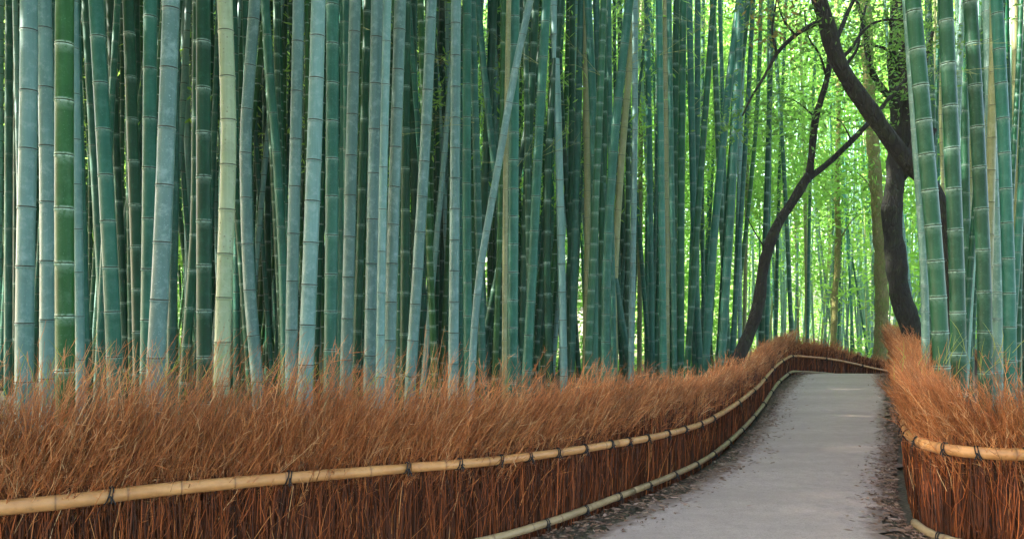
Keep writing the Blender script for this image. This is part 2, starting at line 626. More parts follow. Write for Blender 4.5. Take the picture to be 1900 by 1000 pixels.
def place_culm(rows, w, kind, label, group=None, node_y=None, gap_px=None, d=None, dia=0.14):
    """rows: [(y, x), ...] from the top of the photograph down"""
    if d is None:
        d = dia * F / w
    rows = sorted(rows)
    x700, yl = rows[-1][1], rows[-1][0]
    slope_b = (rows[-1][1] - rows[-2][1]) / (rows[-1][0] - rows[-2][0])
    slope_t = (rows[1][1] - rows[0][1]) / (rows[1][0] - rows[0][0])
    yb = HOR + EYE * F / d
    line = [P(x700 + slope_b * 0.6 * (yb + 25 - yl), yb + 25, d)]
    for y, x in reversed(rows):
        if y < yb - 30:
            line.append(P(x, y, d))
    for up in (250, 600, 1000):
        line.append(P(rows[0][1] - slope_t * up * 0.9, rows[0][0] - up, d))
    line[0] = (line[0][0], line[0][1], ground_z(line[0][0], d) - 0.1)
    if gap_px is None:
        gap_px = 26 + 2.55 * w
    gap = gap_px * d / F
    r = 0.5 * w * d / F
    first = None
    if node_y is not None:
        z = EYE - (node_y - HOR) * d / F
        p, s = smooth_line(line, 0.15)
        first = float(np.interp(z, p[:, 2], s))
    base = np.array(line[0])
    me = culm_mesh([tuple(np.array(q) - base) for q in line], r * 1.04, r * 0.86, gap, first, 14 if w > 18 else 10)
    o = link("bamboo_culm", me, MAT[kind], loc=tuple(base))
    return tag(o, label, "bamboo", group or "bamboo culms of the grove")


# rows of (y, x) read along each culm, width, kind, node row, node spacing, distance override, label
CULMS = [
    ([(0, 3), (500, 4), (700, 4)], 11, "dark", None, None, None, "dark teal culm cut by the picture edge, leftmost bamboo of all"),
    ([(0, 17), (350, 16), (700, 15)], 14, "teal", 85, 71, None, "slim dark teal culm left of the first thick blue culm"),
    ([(0, 32), (500, 31), (700, 30)], 14, "dark", 115, 105, 15.5, "shaded green culm half hidden behind the leftmost thick blue culm"),
    ([(0, 54), (200, 53), (500, 47), (700, 45)], 31, "blue", 170, 112, None, "thick powdery blue culm, leftmost of the thick blue ones"),
    ([(0, 72), (500, 68), (700, 67)], 12, "teal", 108, 90, None, "thin teal culm in the gap between the two leftmost blue culms"),
    ([(0, 81), (250, 87), (500, 89), (700, 88)], 27, "blue", 164, 110, None, "powdery blue culm directly left of the bright green culm"),
    ([(0, 97), (250, 101), (700, 104)], 16, "teal", 94, 85, 12.0, "teal culm peeping out behind left edge of bright green culm"),
    ([(0, 120), (350, 119), (700, 121)], 33, "green", 188, 104, None, "thick bright grass green culm with white node bands"),
    ([(0, 136), (350, 143), (700, 149)], 17, "blue", 260, 84, 9.4, "pale blue culm tucked behind right edge of bright green culm"),
    ([(0, 140), (500, 155), (700, 160)], 16, "teal", 316, 81, 10.6, "grey teal culm low beside the brush, second right of the bright green culm"),
    ([(0, 147), (500, 156), (700, 158)], 8, "dark", None, None, None, "very thin dark culm right of the bright green culm"),
    ([(0, 159), (250, 172), (500, 186), (700, 194)], 15, "teal", 121, 77, None, "slim teal culm leaning right, left neighbour of the leaning blue teal culm"),
    ([(0, 178), (250, 192), (500, 205), (700, 213)], 27, "teal", 156, 86, None, "thick blue teal culm leaning, foot farther right than its top, near bright green culm"),
    ([(0, 204), (250, 214), (500, 226), (700, 234)], 15, "dark", 126, 64, None, "dark green culm with close nodes right of the leaning blue teal culm"),
    ([(0, 222), (350, 231), (700, 240)], 8, "green", None, 40, None, "thin fresh green stem in the bright gap left of a dark green culm"),
    ([(0, 238), (250, 246), (500, 254), (700, 258)], 21, "dark", 145, 81, None, "mossy dark green culm between leaning teal and upright teal culms"),
    ([(0, 252), (350, 258), (700, 262)], 13, "teal", None, None, None, "slim teal culm behind the right edge of the mossy dark culm"),
    ([(0, 279), (350, 277), (700, 273)], 25, "teal", 129, 96, 8.9, "upright smooth teal culm left of the slanting thick blue culm"),
    ([(0, 297), (500, 293), (700, 290)], 10, "dark", None, None, None, "thin dark green culm behind the top of the slanting blue culm"),
    ([(0, 318), (250, 309), (500, 299), (700, 288)], 32, "blue", 128, 110, None, "thick pale blue culm slanting, top well right of its foot"),
    ([(0, 325), (350, 324), (700, 317)], 16, "teal", 340, 92, 11.2, "teal culm coming out from behind the slanting thick blue culm"),
    ([(0, 341), (250, 347), (500, 350), (700, 349)], 13, "blue", 95, 82, None, "slim blue culm right of the slanting thick blue culm"),
    ([(0, 366), (360, 363), (500, 357), (700, 342)], 17, "dark", 436, 70, 10.5, "dark green culm bending left at its foot, left of the straight dark culm"),
    ([(0, 355), (350, 357), (700, 356)], 10, "dark", None, None, None, "thin shaded culm behind the slim blue and dark culms"),
    ([(0, 377), (350, 378), (700, 379)], 27, "dark", 165, 86, None, "thick straight dark green culm left of the spotted cream culm"),
    ([(0, 396), (500, 400), (700, 402)], 9, "dark", 120, 46, None, "thin dark culm between straight dark culm and cream culm"),
    ([(0, 417), (250, 424), (500, 417), (700, 411)], 29, "cream", 144, 85, None, "thick cream coloured culm with brown spots and ochre nodes"),
    ([(0, 432), (350, 438), (700, 434)], 13, "teal", None, None, None, "teal culm directly behind right edge of the cream culm"),
    ([(0, 473), (125, 464), (250, 456), (375, 457), (500, 461), (600, 468), (700, 477)], 22, "blue", 123, 86, None, "pale blue culm bowed like a bracket, right of the cream culm"),
    ([(0, 450), (350, 449), (700, 449)], 12, "dark", None, 50, None, "dark green culm between cream culm and the bowed blue culm"),
    ([(0, 492), (150, 502), (300, 514), (500, 525), (700, 530)], 16, "teal", 140, 73, None, "teal culm curving away right of the bowed blue culm"),
    ([(0, 490), (500, 497), (700, 499)], 12, "dark", 200, 52, None, "dark green culm left of the curving teal culm"),
    ([(0, 528), (350, 523), (700, 518)], 12, "dark", 150, 60, None, "dark green culm crossing behind the curving teal culm"),
    ([(0, 554), (250, 549), (500, 543), (700, 540)], 22, "blue", 171, 92, None, "blue culm, left one of the close leaning blue pair before the wide teal"),
    ([(0, 571), (500, 561), (700, 556)], 10, "dark", None, None, None, "thin dark culm in the gap inside the leaning blue pair"),
    ([(0, 591), (250, 584), (500, 575), (700, 567)], 28, "blue", 147, 78, None, "thick pale blue culm, right one of the close leaning blue pair"),
    ([(0, 617), (350, 616), (700, 613)], 24, "teal", 156, 73, None, "wide upright teal culm with pale node lines right of the blue pair"),
    ([(0, 636), (250, 637), (700, 630)], 14, "teal", 122, 79, None, "teal culm behind, between the wide upright teal and a blue culm"),
    ([(0, 659), (250, 653), (500, 647), (700, 642)], 22, "blue", 138, 77, None, "blue culm right of the wide upright teal culm, leaning slightly"),
    ([(0, 682), (250, 675), (500, 667), (700, 660)], 16, "dark", 158, 67, None, "dark green culm left of the touching pair of blue culms"),
    ([(0, 700), (250, 695), (500, 690), (700, 686)], 23, "blue", 157, 86, None, "blue culm with green foot, left one of the touching blue pair"),
    ([(0, 719), (250, 713), (500, 708), (700, 705)], 16, "blue", 158, 80, 9.0, "blue culm, right and narrower one of the touching blue pair"),
    ([(0, 743), (250, 735), (500, 727), (700, 722)], 22, "blue", 131, 74, None, "blue culm just right of the touching pair, leaning the same way"),
    ([(0, 754), (350, 752), (700, 750)], 17, "dark", 240, 78, None, "dark green culm behind, right of the third leaning blue culm"),
    ([(0, 765), (350, 769), (700, 772)], 14, "dark", 130, 58, None, "dark mossy culm left of the strongly slanting blue culm"),
    ([(0, 779), (500, 785), (700, 788)], 9, "teal", None, None, None, "thin teal culm behind the strongly slanting blue culm"),
    ([(0, 801), (250, 790), (500, 775), (700, 762)], 20, "blue", 104, 68, None, "pale blue culm slanting strongly in the middle of the front row"),
    ([(0, 811), (350, 801), (700, 797)], 10, "teal", None, None, None, "thin teal culm following the right side of the slanting blue culm"),
    ([(0, 820), (350, 822), (700, 818)], 11, "dark", 253, 59, None, "dark green stem right of the slanting middle blue culm"),
    ([(0, 832), (350, 831), (700, 829)], 10, "teal", 135, 60, None, "thin teal culm left of the straight blue teal culm"),
    ([(0, 846), (350, 844), (700, 841)], 19, "blue", 163, 58, None, "straight blue teal culm, first right of the middle slanting one"),
    ([(0, 867), (350, 866), (700, 869)], 17, "teal", 158, 63, None, "straight teal culm beside and right of the blue teal culm"),
    ([(0, 867), (190, 873), (375, 887), (700, 905)], 11, "teal", 190, 55, None, "thin teal culm slanting behind the straight teal culm"),
    ([(0, 917), (250, 904), (500, 891), (700, 884)], 15, "dark", 200, 70, None, "dark green slanting culm left of the crossing blue culm"),
    ([(0, 984), (100, 962), (190, 945), (300, 926), (400, 908), (500, 891), (600, 881), (700, 875)], 14, "blue", 253, 62, 9.6, "slender blue culm slanting most, crossing in front of the thin yellow culm"),
    ([(0, 944), (350, 938), (700, 936)], 10, "yellow", 147, 71, 10.2, "thin clear yellow culm behind the slanting crossing culm"),
    ([(0, 955), (350, 953), (700, 951)], 19, "teal", 248, 53, 10.4, "straight blue teal culm right of the thin yellow culm"),
    ([(0, 934), (350, 930), (700, 918)], 11, "green", 345, 52, 13.6, "fresh green culm left of the thin yellow culm"),
    ([(0, 994), (250, 982), (500, 972), (700, 967)], 15, "dark", 82, 58, None, "dark green culm with white rings left of a smooth leaning teal culm"),
    ([(0, 1014), (250, 1000), (500, 988), (700, 977)], 18, "teal", 108, 66, None, "smooth leaning teal culm between two dark white ringed culms"),
    ([(0, 1041), (250, 1020), (500, 1015), (700, 1020)], 15, "dark", 148, 58, None, "dark green white ringed culm bent at mid height"),
    ([(0, 1027), (250, 1036), (500, 1042), (700, 1046)], 15, "blue", 230, 53, None, "dusky blue culm right of the bent dark white ringed culm"),
    ([(0, 1062), (350, 1060), (700, 1056)], 12, "dark", None, None, None, "dark green culm behind, right of the dusky blue culm"),
    ([(0, 1078), (250, 1072), (500, 1065), (700, 1060)], 13, "teal", 213, 54, None, "teal culm left of the first tan yellow culm"),
    ([(0, 1091), (250, 1102), (500, 1103), (700, 1102)], 15, "teal", 130, 56, None, "teal culm crossing close beside the first tan yellow culm"),
    ([(0, 1106), (250, 1114), (350, 1120), (500, 1138), (700, 1172)], 13, "teal", 110, 50, None, "teal culm leaning away behind the spotted slanting yellow culm"),
    ([(0, 1086), (350, 1090), (500, 1090), (700, 1086)], 13, "yellow", 258, 50, None, "tan yellow culm with greenish foot, leftmost of the four at mid right"),
    ([(0, 1127), (350, 1119), (700, 1113)], 13, "dark", None, None, None, "dark green culm behind, left of the slanting teal and yellow pair"),
    ([(0, 1168), (250, 1141), (500, 1126), (700, 1124)], 17, "teal", 135, 52, None, "slanting teal culm running along left of the spotted yellow culm"),
    ([(0, 1181), (250, 1157), (500, 1141), (700, 1140)], 13, "yellow", 135, 53, None, "brown spotted slanting yellow culm beside the slanting teal culm"),
    ([(0, 1150), (500, 1156), (700, 1160)], 10, "dark", None, None, None, "thin dark culm behind the slanting teal and yellow pair"),
    ([(0, 1191), (350, 1188), (700, 1186)], 9, "yellow", 160, 38, None, "thinnest upright yellow culm, between the spotted one and another yellow"),
    ([(0, 1200), (350, 1206), (700, 1210)], 11, "teal", None, None, None, "teal culm right of the thinnest yellow culm"),
    ([(0, 1236), (350, 1235), (700, 1236)], 13, "yellow", 104, 34, None, "straight upright yellow culm, rightmost of the yellow ones on the left side"),
    ([(0, 1221), (350, 1219), (700, 1218)], 10, "dark", None, 48, None, "dark culm directly left of the rightmost upright yellow culm"),
    ([(0, 1255), (350, 1251), (700, 1249)], 12, "dark", 120, 42, None, "dark culm directly right of the rightmost upright yellow culm"),
    ([(0, 1268), (350, 1264), (700, 1263)], 13, "dark", 130, 43, None, "dark green culm with white rings second right of the upright yellow culm"),
    ([(0, 1279), (250, 1284), (500, 1290), (700, 1300)], 12, "teal", None, 46, None, "teal culm leaning right beyond the dark white ringed culms"),
    ([(0, 1295), (350, 1293), (700, 1290)], 11, "teal", None, 40, None, "upright teal culm midway between yellow culm and leaning tree"),
    ([(0, 1372), (200, 1348), (500, 1320), (700, 1308)], 14, "teal", 100, 45, None, "long slanting teal culm left of the forked tree"),
    ([(0, 1388), (250, 1361), (500, 1344), (700, 1334)], 13, "dark", 90, 42, None, "dark slanting culm between long teal culm and the forked tree"),
    # right of the path
    ([(0, 1681), (250, 1698), (500, 1714), (700, 1718)], 14, "pale", 190, 50, 8.2, "bright pale culm at the path side edge of the right grove"),
    ([(0, 1694), (250, 1716), (500, 1737), (700, 1748)], 29, "jade", 160, 67, None, "thick green teal culm with white rings, nearest the path on the right"),
    ([(0, 1722), (250, 1730), (700, 1741)], 13, "jade", 80, 50, None, "slim teal culm behind, between the two thick right grove culms"),
    ([(0, 1754), (250, 1765), (500, 1775), (700, 1779)], 27, "jade", 120, 79, None, "thick dark teal culm, second thick one right of the path"),
    ([(0, 1777), (350, 1780), (700, 1783)], 10, "pale", None, None, None, "thin pale culm right of the second thick right grove culm"),
    ([(0, 1787), (350, 1792), (700, 1799)], 14, "jade", 207, 52, None, "slim teal culm left of the third thick right grove culm"),
    ([(0, 1800), (250, 1814), (500, 1825), (700, 1828)], 25, "jade", 160, 78, None, "green culm with white rings, third thick one right of the path"),
    ([(0, 1816), (350, 1820), (700, 1824)], 11, "pale", None, None, None, "thin pale teal culm behind the mossy green right grove culm"),
    ([(0, 1832), (200, 1838), (500, 1849), (700, 1851)], 18, "pale", 440, 52, None, "pale mint culm with white rings left of the dusky blue right culm"),
    ([(0, 1845), (140, 1843), (450, 1835), (700, 1828)], 16, "yellow", 317, 60, 10.5, "tan culm slanting behind the mint and blue culms on the right"),
    ([(0, 1849), (250, 1862), (500, 1871), (700, 1875)], 22, "teal", 93, 66, None, "dusky blue teal culm near the right edge with dark rings"),
    ([(0, 1866), (350, 1872), (700, 1876)], 12, "dark", None, None, None, "dark culm behind the dusky blue culm near the right edge"),
    ([(0, 1883), (350, 1887), (700, 1889)], 13, "yellow", 95, 57, None, "yellow culm with ochre rings close to the right picture edge"),
    ([(0, 1899), (350, 1898), (700, 1897)], 12, "dark", None, None, None, "shaded culm cut by the right picture edge, rightmost bamboo"),
]
for rows, w, kind, ny, gp, dd, lab in CULMS:
    place_culm(rows, w, kind, lab, "front bamboo culms", ny, gp, dd)

# culms deeper in the grove: nothing in the photograph tells one from the next
deep = []


def deep_culm(x, y, rad, kind, label, group, height, lean=None):
    z = ground_z(x, y) - 0.1
    lx, ly = lean or (R.gauss(0, 0.045), R.gauss(0, 0.03))
    bend = R.gauss(0, 0.25)
    line = [(0, 0, 0), (lx * height * 0.5 - bend * 0.35, ly * height * 0.5, height * 0.45), (lx * height, ly * height, height)]
    me = culm_mesh(line, rad, rad * 0.8, R.uniform(0.24, 0.36), None, 8)
    return tag(link("bamboo_culm", me, MAT[kind], loc=(x, y, z)), label, "bamboo", group)


n, guard = 0, 0
taken = []
while n < 128 and guard < 5000:
    guard += 1
    d = R.uniform(12.5, 25)
    px = R.uniform(-30, 1500)
    x = (px - 950) * d / F
    if x > left_x(d) - 0.7 or any((x - a) ** 2 + (d - c) ** 2 < 0.3 for a, c in taken):
        continue
    taken.append((x, d))
    kind = R.choices(["dark", "teal", "blue", "green", "yellow", "jade"], [0.32, 0.30, 0.06, 0.08, 0.04, 0.20])[0]
    deep_culm(x, d, R.uniform(0.045, 0.068), kind, "slender bamboo culm deep in the left grove, behind the front culms", "culms deep in the left grove", 15)
    n += 1
n = 0
while n < 16:
    d = R.uniform(10.5, 19)
    px = R.uniform(1715, 1930)
    x = (px - 950) * d / F
    if x < right_x(d) + 0.6 or any((x - a) ** 2 + (d - c) ** 2 < 0.25 for a, c in taken):
        continue
    taken.append((x, d))
    kind = R.choices(["dark", "teal", "pale", "yellow"], [0.45, 0.3, 0.15, 0.1])[0]
    deep_culm(x, d, R.uniform(0.045, 0.062), kind, "slender bamboo culm in the right grove, behind its front culms", "culms deep in the right grove", 13, (0.04 + R.gauss(0, 0.02), 0))
    n += 1
n = 0
while n < 50:
    d = R.uniform(29, 40)
    px = R.uniform(1425, 1700)
    x = (px - 950) * d / F
    taken.append((x, d))
    kind = R.choices(["pale", "teal", "yellow", "blue"], [0.5, 0.2, 0.1, 0.2])[0]
    deep_culm(x, d, R.uniform(0.035, 0.055), kind, "pale thin bamboo culm beyond the crest of the path, in the bright clearing", "pale culms beyond the crest", 14)
    n += 1


def thicket(name, pts, label, kinds, group=None):
    """far culms too many to count, one object"""
    Vs, Fs, B, S, mi = [], [], [], [], []
    off = 0
    for x, y, r, h in pts:
        z = ground_z(x, y) - 0.1
        lx = R.gauss(0, 0.05)
        nn = int(h / 0.33)
        zz, rr, bb, ss = [], [], [], []
        for k in range(nn):
            for dz, m_, b_, s_ in ((0.0, 1, 0, 0), (0.285, 1, 0.0, 0), (0.30, 1.02, 0.9, 0), (0.315, 1.05, 0.3, 1.0)):
                zz.append(k * 0.33 + dz)
                rr.append(r * m_)
                bb.append(b_)
                ss.append(s_)
        zz, rr = np.array(zz), np.array(rr)
        bend = R.gauss(0, 0.2)
        cx = x + lx * zz + bend * np.sin(zz / h * math.pi)
        th = np.arange(6) * math.pi / 3
        V = np.stack([cx[:, None] + rr[:, None] * np.cos(th), np.full((len(zz), 6), y) + rr[:, None] * np.sin(th), np.repeat((z + zz)[:, None], 6, 1)], -1).reshape(-1, 3)
        idx = np.arange(len(V)).reshape(-1, 6) + off
        a, c = idx[:-1], idx[1:]
        Fs.append(np.stack([a, np.roll(a, -1, 1), np.roll(c, -1, 1), c], -1).reshape(-1, 4))
        mi.append(np.full(len(Fs[-1]), R.randrange(len(kinds))))
        Vs.append(V)
        B.append(np.repeat(bb, 6))
        S.append(np.repeat(ss, 6))
        off += len(V)
    me = mesh_np(name, np.vstack(Vs), np.vstack(Fs), {"band": np.concatenate(B), "scar": np.concatenate(S)}, True, np.concatenate(mi))
    return tag(link(name, me, [MAT[k] for k in kinds]), label, "bamboo", group, "stuff")


pts = []
while len(pts) < 640:
    d = R.uniform(14.5, 36)
    px = R.uniform(-60, 1480)
    x = (px - 950) * d / F
    if px > 900 and d < 19 or px > 1030 and R.random() < 0.55:
        continue
    if x < left_x(min(d, 20)) - 1.0:
        pts.append((x, d, R.uniform(0.04, 0.065), 15))
thicket("bamboo_thicket", pts, "dense far bamboo stems filling the gaps at the back of the left grove", ["jade", "teal", "teal", "green", "blue", "dark"])
pts = []
while len(pts) < 70:
    d = R.uniform(32, 46)
    pts.append(((R.uniform(1380, 1760) - 950) * d / F, d, R.uniform(0.03, 0.05), 15))
while len(pts) < 120:
    d = R.uniform(15, 32)
    x = (R.uniform(1690, 1960) - 950) * d / F
    if x > right_x(min(d, 19)) + 1:
        pts.append((x, d, R.uniform(0.04, 0.055), 14))
thicket("bamboo_thicket", pts, "pale far bamboo stems crowding the clearing and the back of the right grove", ["pale", "teal", "pale", "yellow", "blue"])


# ------------------------------------------------------------------ brushwood fences
def seg_frame(line):
    T = np.gradient(line, axis=0)
    T /= np.linalg.norm(T, axis=1, keepdims=True)
    return T, np.stack([T[:, 1], -T[:, 0]], 1)     # tangent, right-hand normal


def build_brush(line2d, side, top_fn, lean_fn, dens_fn, parent, s_near):
    """one part: packed core, upright stems and fanned tips; side = +1 if the path is on the right hand of the line"""
    L, S = smooth_line(line2d, 0.08)
    T, N = seg_frame(L)
    N = N * side                              # N points at the path
    tot = S[-1]
    # arc length samples with a density per metre
    dens = np.array([dens_fn(p) for p in L])
    cum = np.r_[0, np.cumsum((dens[1:] + dens[:-1]) / 2 * np.diff(S))]

    def sample(mult):
        n = int(cum[-1] * mult)
        u = NR.random(n) * cum[-1]
        s = np.interp(u, cum, S)
        f = lambda A: np.stack([np.interp(s, S, A[:, k]) for k in range(2)], 1)
        p, t, q = f(L), f(T), f(N)
        gz = np.array([ground_z(a, b) for a, b in p])
        top = np.interp(s, S, np.array([top_fn(x) for x in L]))
        lean = np.interp(s, S, np.array([lean_fn(x) for x in L]))
        return n, s, p, t, q, gz, top, lean

    VV, FF, RN, TP = [], [], [], []
    off = 0

    def push(P3, rad, rnd, tipv):
        nonlocal off
        k = P3.shape[1]
        V, Fq = tubes(P3, rad, 3)
        VV.append(V)
        FF.append(Fq + off)
        RN.append(np.repeat(rnd, k * 3))
        TP.append(np.repeat(tipv, 3, axis=1).ravel() if tipv.ndim == 2 else np.repeat(tipv, k * 3))
        off += len(V)

    def clump(s, f, ph):
        return np.sin(s * f + ph) * 0.5 + np.sin(s * f * 2.3 + ph * 1.7) * 0.3 + np.sin(s * f * 5.1 + ph * 0.3) * 0.2

    dist = lambda p: np.maximum(1.0, np.hypot(p[:, 0], p[:, 1]) / 5.5)
    # upright stems of the lower wall
    n, s, p, t, q, gz, top, lean = sample(0.50)
    offn = NR.uniform(0.02, 0.11, n)
    h = NR.uniform(0.35, 0.75, n)
    lt = NR.normal(0, 0.07, n) + 0.05 * clump(s, 3, 1)
    ln = NR.normal(0.0, 0.02, n)
    k = 4
    u = np.linspace(0, 1, k)[None, :, None]
    b0 = np.concatenate([p + q * offn[:, None], (gz - 0.02)[:, None]], 1)
    dirv = np.concatenate([t * (lt * h)[:, None] + q * (ln * h)[:, None], h[:, None]], 1)
    bow = np.concatenate([t * NR.normal(0, 0.02, (n, 1)) + q * NR.normal(0, 0.012, (n, 1)), np.zeros((n, 1))], 1)
    P3 = b0[:, None, :] + dirv[:, None, :] * u + bow[:, None, :] * np.sin(u * math.pi) + NR.normal(0, 0.004, (n, k, 3))
    r = NR.uniform(0.0022, 0.0048, n) * dist(p) ** 0.7
    push(P3, r[:, None] * np.linspace(1.1, 0.7, k)[None], np.clip(NR.beta(1.2, 4.2, n), 0, 1), np.zeros(n))
    # stray twigs standing out of the lower wall
    n, s, p, t, q, gz, top, lean = sample(0.035)
    b0 = np.concatenate([p + q * 0.10, (gz + NR.uniform(0.0, 0.4, n))[:, None]], 1)
    ln_ = NR.uniform(0.15, 0.35, n)
    dirv = np.concatenate([t * (NR.normal(0.25, 0.35, n) * ln_)[:, None] + q * (NR.uniform(0.02, 0.18, n) * ln_)[:, None], ln_[:, None]], 1)
    P3 = b0[:, None, :] + dirv[:, None, :] * u + NR.normal(0, 0.008, (n, k, 3))
    push(P3, (NR.uniform(0.0015, 0.003, n) * dist(p) ** 0.7)[:, None] * np.linspace(1, 0.5, k)[None], np.clip(NR.normal(0.55, 0.18, n), 0, 1), np.zeros(n))
    # fanned twigs above the rail: gathered in plumes, each twig with short side shoots
    for mult, z0a, z0b, ha, hb, ra in ((0.56, 0.28, 0.60, 0.50, 0.84, 0.95), (0.70, 0.45, 0.75, 0.64, 0.96, 0.78), (0.20, 0.55, 0.8, 0.88, 1.10, 0.70), (0.03, 0.6, 0.85, 1.02, 1.22, 0.8)):
        n, s, p, t, q, gz, top, lean = sample(mult)
        order = np.argsort(s + NR.normal(0, 0.03, n))
        pid = np.empty(n, int)
        pid[order] = np.arange(n) // NR.integers(12, 22)
        npl = pid.max() + 1
        pl_lean, pl_fan, pl_top, pl_tone, pl_front = NR.normal(0, 0.19, npl), NR.normal(0, 0.13, npl), NR.normal(0, 0.09, npl), NR.normal(0, 0.17, npl), NR.uniform(-0.07, 0.05, npl)
        k = 5
        u = np.linspace(0, 1, k)[None, :, None]
        z0 = np.minimum(NR.uniform(z0a, z0b, n), top - 0.2)
        z1 = top * (NR.uniform(ha, hb, n) + pl_top[pid])
        z1 = np.maximum(z1, z0 + 0.1)
        dz = z1 - z0
        front = np.clip(pl_front[pid] + NR.normal(0, 0.03, n), -0.12, 0.07)
        fan = 0.16 + pl_fan[pid] + NR.normal(0, 0.13, n)
        b0 = np.concatenate([p + q * front[:, None], (gz + z0)[:, None]], 1)
        le = lean + pl_lean[pid] + NR.normal(0, 0.15, n) + 0.05 * clump(s, 5.0, 2.0)
        d1 = np.concatenate([t * (le * dz)[:, None], dz[:, None]], 1)
        d2 = np.concatenate([q * (fan * dz)[:, None] + t * NR.normal(0.0, 0.03, (n, 1)), -np.abs(NR.normal(0, 0.015, (n, 1)))], 1)
        P3 = b0[:, None, :] + d1[:, None, :] * u + d2[:, None, :] * u ** 1.6 + NR.normal(0, 0.005, (n, k, 3)) * u
        rr = NR.uniform(0.0014, 0.0032, n) * ra * dist(p) ** 0.75
        rnd = np.clip(NR.beta(2.2, 2.2, n) * 0.9 + pl_tone[pid] + 0.05, 0, 1)
        tipv = np.broadcast_to(np.linspace(0, 1, k)[None] ** 1.5, (n, k))
        push(P3, rr[:, None] * np.linspace(1.1, 0.4, k)[None], rnd, tipv)
        for rep in range(4):
            fr = NR.uniform(0.35, 0.97, n) * (k - 1)
            j = np.minimum(fr.astype(int), k - 2)
            w_ = (fr - j)[:, None]
            A_, B_ = P3[np.arange(n), j], P3[np.arange(n), j + 1]
            st = A_ * (1 - w_) + B_ * w_
            dd = (B_ - A_) / (np.linalg.norm(B_ - A_, axis=1, keepdims=True) + 1e-9) + NR.normal(0, 0.48, (n, 3))
            ll = (NR.uniform(0.025, 0.085, n) * np.minimum(1, top / 0.9))[:, None]
            k2 = 3
            u2 = np.linspace(0, 1, k2)[None, :, None]
            Q = st[:, None, :] + (dd * ll)[:, None, :] * u2 + NR.normal(0, 0.004, (n, k2, 3)) * u2
            push(Q, (rr * NR.uniform(0.5, 0.9, n))[:, None] * np.array([[1, 0.9, 0.4]]), np.clip(rnd + NR.normal(0.05, 0.15, n), 0, 1), np.broadcast_to(np.clip(fr / (k - 1), 0, 1)[:, None] ** 1.5 * np.ones((1, k2)), (n, k2)))
    ntw = off
    # packed core
    rows = 7
    cz = np.linspace(-0.05, 0.60, rows)
    cv = []
    cn = len(L)
    gz = np.array([ground_z(a, b) for a, b in L])
    tp = np.array([top_fn(x) for x in L])
    for j in range(2):
        for i_ in range(rows):
            zz = gz + cz[i_] * np.minimum(1.0, tp / 0.9)
            w_ = (0.045 if j == 0 else -0.06) + 0.014 * np.sin(S * 31 + i_) * (1 if j == 0 else 1)
            cv.append(np.concatenate([L + N * np.reshape(w_, (-1, 1)), zz[:, None]], 1))
    cv = np.stack(cv, 1)                       # (cn, 2*rows, 3)
    order = list(range(rows)) + list(range(2 * rows - 1, rows - 1, -1))
    cv = cv[:, order]
    ci = np.arange(cn * 2 * rows).reshape(cn, 2 * rows) + off
    a, c = ci[:-1], ci[1:]
    cf = np.stack([a, np.roll(a, -1, 1), np.roll(c, -1, 1), c], -1).reshape(-1, 4)
    VV.append(cv.reshape(-1, 3))
    nf = sum(len(f) for f in FF)
    FF.append(cf)
    RN.append(np.zeros(cn * 2 * rows))
    TP.append(np.zeros(cn * 2 * rows))
    mi = np.r_[np.zeros(nf), np.ones(len(cf))]
    me = mesh_np("brush", np.vstack(VV), np.vstack(FF), {"rnd": np.concatenate(RN), "tip": np.concatenate(TP)}, False, mi)
    o = link("brush", me, [MAT["twig"], MAT["core"]], parent)
    o["kind"] = "stuff"
    return L, S, T, N


